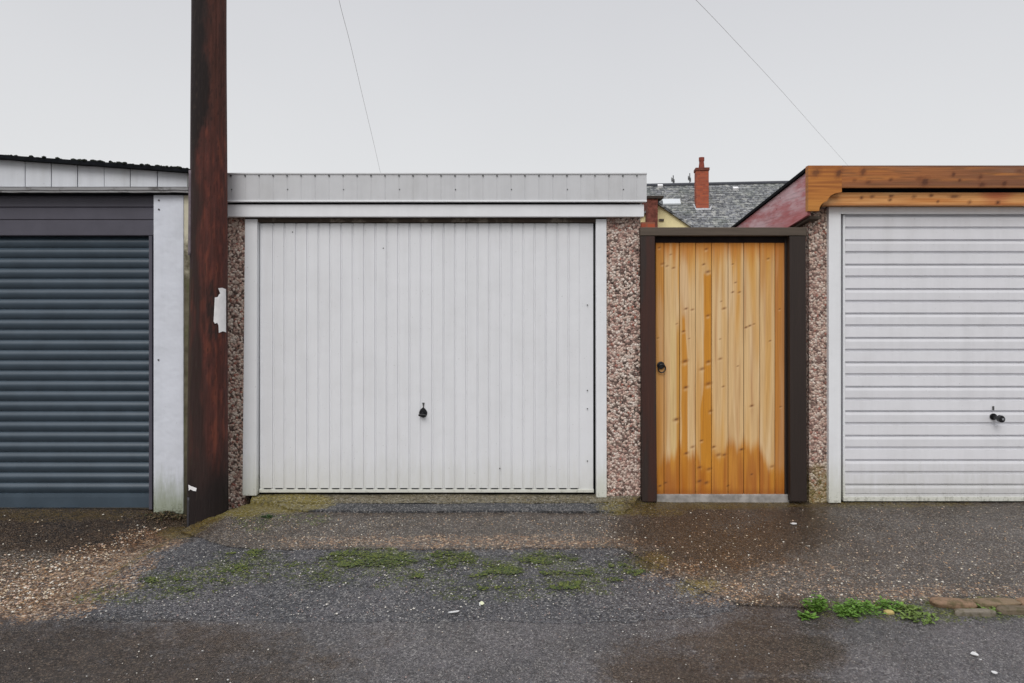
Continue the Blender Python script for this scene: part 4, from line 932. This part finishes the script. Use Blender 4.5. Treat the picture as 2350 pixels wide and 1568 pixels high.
mb = MB(); mb.prism([(cp.x - s_ * 1.3, cp.z + .18), (cp.x - s_ * .98, cp.z - .02), (cp.x + s_ * .98, cp.z - .02), (cp.x + s_ * 1.3, cp.z + .10), (cp.x + s_ * 1.15, cp.z - .12), (cp.x - s_ * 1.0, cp.z - .12), (cp.x - s_ * 1.45, cp.z + .16)], cp.y - .16, cp.y - .04)
mb.build('chimney_flashing', M_plain('pale_lead', lin(206, 208, 214), .7), ch)
def patchroof(px, py, w_, h_, name, mat, up=.05):
    q = onroof(px, py); wx = w_ / F * 29 / 2; hh_ = h_ / F * 29 / 2 * 1.25
    v = [(q.x - wx, q.y - hh_ / k, q.z - hh_), (q.x + wx, q.y - hh_ / k, q.z - hh_), (q.x + wx, q.y + hh_ / k, q.z + hh_), (q.x - wx, q.y + hh_ / k, q.z + hh_)]
    vs = [(a_, b_ - up * .6, c_ + up) for a_, b_, c_ in v] + [(a_, b_, c_ - .02) for a_, b_, c_ in v]
    return MB().add(vs, [(0, 1, 2, 3), (0, 4, 5, 1), (1, 5, 6, 2), (2, 6, 7, 3), (3, 7, 4, 0)]).build(name, mat, ho)
m_sky = B('skylight_glass', .15, .6); m_sky.col((.55, .58, .60)); patchroof(1541, 466, 40, 11, 'skylight', m_sky.m, .07)
m_pale = M_plain('pale_vent', lin(225, 225, 226), .6)
for px, py in ((1515, 430), (1688, 436)): patchroof(px, py, 12, 3.5, 'roof_vent', m_pale, .10)
# aerials on the ridge
def aerial(px, py, top, label):
    p = Vector((X(px, hd - 4.2), hd - 4.2, Z(py, hd - 4.2))); a_ = thing('tv_aerial', label, 'aerial', p, 0, 'aerials above the distant roof ridge')
    zt_ = (py - top) / F * hd; MB().tube([(0, 0, -.5), (0, 0, zt_)], .022, 6).build('mast', m_dkmetal, a_)
    mb = MB(); mb.tube([(-.12, -.2, zt_ * .55), (.12, .3, zt_ * .55)], .02, 6)
    for q in range(5): mb.tube([(-.12 + .06 * q, -.2 + .125 * q, zt_ * .55 - .10), (-.12 + .06 * q, -.2 + .125 * q, zt_ * .55 + .10)], .014, 5)
    mb.build('antenna', m_dkmetal, a_)
aerial(1545, 428, 402, 'dark spiky aerial above the slate ridge, farther from the chimney')
aerial(1583, 426, 397, 'small dark aerial on the slate ridge just left of the chimney')
# yellow gable nearer, with its brick stack
gd = 15.; gy = gd - 5
yh_ = thing('house', 'yellow rendered gable with a brick stack peeping between white garage and gate', 'house', (X(1506, gy), gy, 0))
def PY(o): return inplace(o, yh_)
ap = (X(1509, gy), Z(470, gy)); sl2 = (Z(522, gy) - Z(479, gy)) / (X(1582, gy) - X(1520, gy))
xR_ = ap[0] + 2.6; xL_ = ap[0] - 2.6; ze = ap[1] + sl2 * 2.6
PY(MB().prism([(xL_, -.2), (xR_, -.2), (xR_, ze), ap, (xL_, ze)], gy, gy + 6).build('wall', m_yel))
for s in (1, -1):
    mb = MB(); e1 = ap[0] + s * 2.75; ez = ap[1] + sl2 * 2.75
    mb.prism([(ap[0], ap[1] + .002), (e1, ez), (e1, ez + .05), (ap[0], ap[1] + .055)], gy - .07, gy + 6.1); PY(mb.build('roof', m_slate))
mb = MB(); mb.box(X(1481, gy), X(1503.5, gy), gy - .3, gy + .45, Z(560, gy), Z(460, gy)); st = PY(mb.build('brick_stack', m_brickd, bevel=.01))
mb = MB(); mb.box(X(1479, gy), X(1516, gy), gy - .34, gy + .5, Z(461, gy), Z(454.5, gy)); t_ = mb.build('stack_coping', M_plain('dark_coping', lin(58, 50, 44), .9), bevel=.01); t_.parent = st
PY(MB().box(X(1512, gy), X(1523, gy), gy - .03, gy - .001, Z(508, gy), Z(503, gy)).build('wall_vent', m_brown))
mb = MB(); y3 = 1.2     # low brick pier beyond the white garage corner
mb.box(X(1472, y3), X(1503, y3), y3, y3 + .3, -.1, Z(510, y3)); o = mb.build('brick_pier', m_brick); tag(o, 'low orange brick pier just behind the left gate post', 'pier')

# ------------------------------------------------------------ weeds, kerb stones, loose stones, litter
m_leaf = M_plain('weed_leaf', (.115, .225, .035), .55, .3, 0, .35, 40)
m_leaf2 = M_plain('olive_weed_leaf', (.13, .19, .045), .6, .3, 0, .35, 40)
def weed(px, py, rad, n, hgt, label, mat=m_leaf, seed=0, nm='weed', grp='green weeds along the kerb'):
    rr = random.Random(seed); gx, gy_ = G(px, py); gz = H(gx, gy_); t = thing(nm, label, 'weed', (gx, gy_, gz), 0, grp)
    mb = MB(); st = MB()
    for i in range(n):
        a_ = rr.random() * 6.28; d = rad * rr.random() ** .7; bx_, by_ = d * math.cos(a_), d * .55 * math.sin(a_); h_ = hgt * rr.uniform(.25, 1) * (1 - .5 * d / rad)
        top = Vector((bx_ + rr.uniform(-.2, .2) * hgt, by_ + rr.uniform(-.2, .2) * hgt, h_)); st.tube([(bx_ * .5, by_ * .5, -.003), top], .0009, 4)
        for q in range(3):
            an = rr.random() * 6.28; L = rr.uniform(.010, .030); wd = L * rr.uniform(.14, .42); di = Vector((math.cos(an), math.sin(an), rr.uniform(-.2, .5))); si = di.cross(Vector((0, 0, 1))).normalized() * wd
            p0 = top + Vector((0, 0, rr.uniform(-.5, .2) * h_ * .6)); mb.add([p0, p0 + di * L * .45 + si + Vector((0, 0, .002)), p0 + di * L, p0 + di * L * .45 - si + Vector((0, 0, .002)), p0 + di * L * .5 - Vector((0, 0, .002))], [(0, 4, 1), (0, 3, 4), (4, 2, 1), (4, 3, 2)])
    mb.build('leaves', mat, t, fix=False); st.build('stems', mat, t); return t
weed(1872, 1402, .055, 60, .085, 'bright green leafy weed, tallest and leftmost of the kerb row', seed=1)
weed(1852, 1418, .04, 36, .025, 'small flat weed sprig in front of the tallest kerb weed', seed=2)
weed(1966, 1406, .12, 84, .06, 'broad bright green weed clump in the middle of the kerb row', seed=3)
weed(1940, 1414, .04, 30, .03, 'little green tuft at the front left foot of the broad weed clump', seed=4)
weed(2032, 1396, .08, 40, .045, 'sparse green weed against the pavement edge right of the broad clump', seed=5)
weed(2112, 1420, .10, 44, .02, 'flat olive weed lying on the road edge before the kerb stones', m_leaf2, seed=6)
weed(2082, 1402, .08, 46, .018, 'thin olive weed between the broad clump and the kerb stones', m_leaf2, seed=7)
weed(2250, 1397, .10, 60, .012, 'low olive weed growing in the joint between kerb stones', m_leaf2, seed=8)
weed(1150, 1139, .06, 40, .014, 'dark green weed sprig under the white garage door', M_plain('dark_weed', (.03, .075, .015), .6), seed=9, grp='weeds by the garage walls')
weed(615, 1188, .05, 30, .012, 'small dark weed on the ramp left of the white garage door', M_plain('dark_weed_b', (.03, .065, .015), .6), seed=10, grp='weeds by the garage walls')

def stone(cx, cy, cz, sx, sy, sz, seed, rz=0):
    bm = bmesh.new(); bmesh.ops.create_cube(bm, size=2); bmesh.ops.subdivide_edges(bm, edges=bm.edges[:], cuts=5, use_grid_fill=True)
    mb = MB(); vs = []
    for v in bm.verts:
        p = v.co.copy(); q = Vector((abs(p.x) ** 3, abs(p.y) ** 3, abs(p.z) ** 3)); L = (abs(p.x) ** 5 + abs(p.y) ** 5 + abs(p.z) ** 5) ** .2
        p = p / L if L > 0 else p; p *= 1 + .16 * nz(p.x * 1.3 + seed, p.y * 1.3, p.z) + .03 * nz(p.x * 5, p.y * 5, seed)
        x, y = p.x * sx, p.y * sy; vs.append((cx + x * math.cos(rz) - y * math.sin(rz), cy + x * math.sin(rz) + y * math.cos(rz), cz + p.z * sz))
    fs = [tuple(v.index for v in f.verts) for f in bm.faces]; bm.free(); mb.add(vs, fs); return mb
def M_stone(name, c):
    b = B(name, .7, .35); n = b.noise(60, 5, .7); m_ = b.noise(12, 4, .7)
    cc = b.mix(n, tuple(v * .6 for v in c), tuple(v * 1.25 for v in c)); cc = b.mix(b.rng(m_, .5, .66, 0, .7), cc, lin(70, 66, 36)); b.col(cc); b.bump(n, .004, 1); return b.m
SC = [lin(136, 110, 88), lin(126, 108, 86), lin(122, 114, 102), lin(104, 92, 76)]
ms_ = [M_stone('kerb_stone_%s' % n_, c) for n_, c in zip(('tan', 'sand', 'grey', 'dull'), SC)]
KS = [(2190, 1391, .115, .035, 0, 'tan kerb stone, first of the back row right of the weeds'), (2288, 1391, .12, .036, 1, 'sandy kerb stone, second of the back row'), (2378, 1389, .10, .036, 0, 'tan kerb stone cut by the right picture edge, back row'),
      (2238, 1411, .105, .020, 2, 'small grey kerb stone at the left end of the front row'), (2335, 1405, .11, .030, 3, 'dull brown kerb stone in the front row, right of the grey one'), (2445, 1400, .11, .03, 2, 'grey kerb stone past the right edge of the picture')]
for i, (px, py, lx, ly, mi, lb) in enumerate(KS):
    gx, gy_ = G(px, py); o = stone(gx, gy_, H(gx, gy_) + (.011 if i < 3 else .006), lx * .92, ly, .019, i * 3.3, R(random.uniform(-7, 3))).build('kerb_stone', ms_[mi], smooth=True); tag(o, lb, 'kerb stone', 'row of worn kerb stones')
# loose stones as stuff
mb = MB(); ico = bmesh.new(); bmesh.ops.create_icosphere(ico, subdivisions=1, radius=1); iv = np.array([v.co[:] for v in ico.verts]); ifc = [tuple(v.index for v in f.verts) for f in ico.faces]; ico.free()
PC = [lin(196, 182, 158), lin(170, 140, 108), lin(214, 208, 196), lin(148, 122, 102), lin(120, 108, 100), lin(186, 160, 140), lin(96, 88, 84)]
PG_ = [lin(150, 148, 148), lin(120, 120, 124), lin(178, 176, 172), lin(96, 96, 100), lin(150, 132, 126), lin(205, 200, 190)]
def scatter(n, box, rmin, rmax, pal, fdens=None, out=mb):
    k_ = 0; tries = 0
    while k_ < n and tries < n * 30:
        tries += 1
        px = random.uniform(box[0], box[1]); py = random.uniform(box[2], box[3])
        if fdens and random.random() > fdens(px, py): continue
        gx, gy_ = G(px, py)
        if gy_ > -.03: continue
        if -2.0 < gx < .86 and gy_ > -.33: continue
        if (gx - bx) ** 2 + (gy_ - yq) ** 2 < .03: continue
        r_ = random.uniform(rmin, rmax) * random.uniform(.6, 1.0); s3 = np.array([random.uniform(.7, 1.35), random.uniform(.7, 1.35), random.uniform(.45, .75)])
        a_ = random.random() * 6.28; V = iv * s3 * r_ * (1 + rng.uniform(-.18, .18, (len(iv), 1)))
        ca, sa = math.cos(a_), math.sin(a_); V = np.stack([V[:, 0] * ca - V[:, 1] * sa + gx, V[:, 0] * sa + V[:, 1] * ca + gy_, V[:, 2] + H(gx, gy_) + .006 + r_ * .12], 1)
        out.add(V.tolist(), ifc, random.choice(pal)); k_ += 1
def leftd(px, py): return .05 + .95 * min(1, fn_ground(*G(px, py))[2] * 1.3) if py < 1412 and px < 430 else 0
edge_y = lambda px: 1412 - (1412 - 1212) * sm(0, 430, px)
scatter(1500, (-60, 430, 1180, 1412), .003, .0085, PC, lambda px, py: leftd(px, py) if py < edge_y(px) - 2 else 0)
scatter(1700, (1380, 2420, 1165, 1392), .0025, .007, PC, lambda px, py: (.35 + .65 * sm(1180, 1380, py) if px > 1430 + (py - 1258) * 1.9 else 0))
scatter(800, (520, 1430, 1186, 1258), .0025, .006, PC)
scatter(1500, (150, 1600, 1262, 1424), .002, .006, PG_, lambda px, py: 1 if (py > edge_y(px) + 4 and px < 1420 + (py - 1258) * 1.9) else 0)
scatter(260, (0, 2350, 1430, 1600), .002, .005, PG_)
scatter(160, (560, 900, 1185, 1262), .003, .006, PC)
b = B('stone_grains', .75, .35); b.col(b.attr('Col')[0]); m_gr = b.m
tag(buildcol(mb, 'loose_gravel', m_gr), 'loose pale grit scattered over the forecourts and lane', 'gravel', kind='stuff')
# tiny moss cushions as stuff, thickest along the top of the asphalt ramp
mb = MB(); cnt = 0; tries = 0
while cnt < 4200 and tries < 90000:
    tries += 1; px = random.uniform(300, 1560); py = random.uniform(1262, 1372); gx, gy_ = G(px, py)
    m_ = fn_ground(gx, gy_)[0]; n_ = nz(gx * 6, gy_ * 11, 3) + .5 * nz(gx * 22, gy_ * 30, 6)
    if m_ + n_ * .8 + random.uniform(-.35, .2) < .88 or py < edge_y(px): continue
    r_ = random.uniform(.0025, .007); V = iv * np.array([1.2, .9, .4]) * r_ * (1 + rng.uniform(-.3, .3, (len(iv), 1))) + np.array([gx, gy_, H(gx, gy_) + .007])
    mb.add(V.tolist(), ifc, random.choice([(.05, .075, .02), (.09, .115, .022), (.035, .05, .018), (.12, .14, .03), (.06, .07, .03)])); cnt += 1
tag(buildcol(mb, 'moss', m_gr), 'green moss cushions growing on the asphalt ramp', 'moss', kind='stuff')
# dead leaves and dirt gathered at the foot of the white pillar
mb = MB(); rr = random.Random(5)
for i in range(420):
    px = 385 + rr.gauss(0, 24); py = 1180 + abs(rr.gauss(0, 7)); gx, gy_ = G(px, py)
    if gy_ > -.055: gy_ = -.055 - rr.random() * .03
    hgt = .03 * max(0, 1 - abs(px - 385) / 45) * rr.random(); r_ = rr.uniform(.005, .014); a_ = rr.random() * 6.28; t_ = rr.uniform(-.8, .8)
    c_ = Vector((gx, gy_, H(gx, gy_) + .004 + hgt)); u_ = Vector((math.cos(a_), math.sin(a_), t_ * .5)) * r_; v_ = Vector((-math.sin(a_), math.cos(a_), t_)) * r_ * .6
    cc = rr.choice([lin(58, 46, 34), lin(40, 34, 26), lin(84, 70, 44), lin(52, 54, 30), lin(96, 84, 60)])
    mb.add([c_ - u_, c_ + v_, c_ + u_, c_ - v_, c_ + Vector((0, 0, r_ * .4))], [(0, 1, 4), (1, 2, 4), (2, 3, 4), (3, 0, 4), (0, 3, 2, 1)], cc)
tag(buildcol(mb, 'leaf_litter', m_gr), 'dark dead leaves and dirt heaped at the foot of the white pillar', 'leaf litter', kind='stuff')
# pieces of litter
m_pet = M_plain('pale_petal', (.72, .74, .50), .6, .3, 0, .1, 30); m_wh = M_plain('whitish_scrap', (.60, .60, .60), .7, .3, 0, .15, 30)
def scrap(px, py, L, Wd, mat, label, cat, name, rz=0, seed=0):
    gx, gy_ = G(px, py); z = H(gx, gy_) + .009; mb = MB(); n = 12; top = []; bot = []
    for k_ in range(n):
        t = 2 * math.pi * k_ / n; rr_ = 1 + .35 * nz(math.cos(t) * 1.3 + seed, math.sin(t) * 1.3, seed); x, y = L * rr_ * math.cos(t), Wd * rr_ * math.sin(t)
        x, y = x * math.cos(rz) - y * math.sin(rz), x * math.sin(rz) + y * math.cos(rz); zz_ = .003 * nz(x * 60, y * 60, seed); top.append((gx + x, gy_ + y, z + .002 + zz_)); bot.append((gx + x, gy_ + y, z + zz_))
    mb.add(top + bot, [tuple(range(n)), tuple(range(2 * n - 1, n - 1, -1))] + [(i, n + i, n + (i + 1) % n, (i + 1) % n) for i in range(n)])
    return tag(mb.build(name, mat), label, cat, 'bits of pale litter on the ground')
scrap(1106, 1389, .011, .018, m_pet, 'pale yellow petal lying alone in the middle of the asphalt ramp', 'petal', 'fallen_petal', .2, 1)
scrap(1041, 1409, .026, .008, m_wh, 'thin whitish twig scrap at the lower edge of the asphalt ramp', 'scrap', 'pale_scrap', .3, 2)
scrap(1822, 1205, .022, .016, m_wh, 'white scrap on the pavement in front of the right gate post', 'scrap', 'pale_scrap', 0, 3)
scrap(2236, 1506, .016, .013, m_wh, 'white blot on the road, larger and higher of the two at bottom right', 'scrap', 'pale_scrap', .4, 4)
scrap(2282, 1549, .011, .010, m_wh, 'white blot on the road nearest the bottom right corner', 'scrap', 'pale_scrap', .9, 5)
scrap(2250, 1519, .007, .005, m_wh, 'tiny white fleck on the road beside the larger white blot', 'scrap', 'pale_scrap', .9, 6)
scrap(1101, 1411 - 20, .004, .020, m_wh, 'hair thin stalk beside the yellow petal', 'stalk', 'stalk', .1, 7)
gx, gy_ = G(1421, 1157)
o = stone(gx, gy_, .012, .04, .022, .014, 5, .1).build('pale_stone', M_stone('pale_chip', lin(190, 182, 160)), smooth=True); tag(o, 'pale stone chip at the foot of the pebbledash wall beside the gate', 'stone')
o = stone(*G(2040 + 0, 1407), H(*G(2040, 1407)) + .002, .022, .016, .010, 9, .1).build('pale_stone', M_stone('yellow_chip', lin(190, 170, 110)), smooth=True); tag(o, 'small yellowish stone among the weeds by the kerb', 'stone')
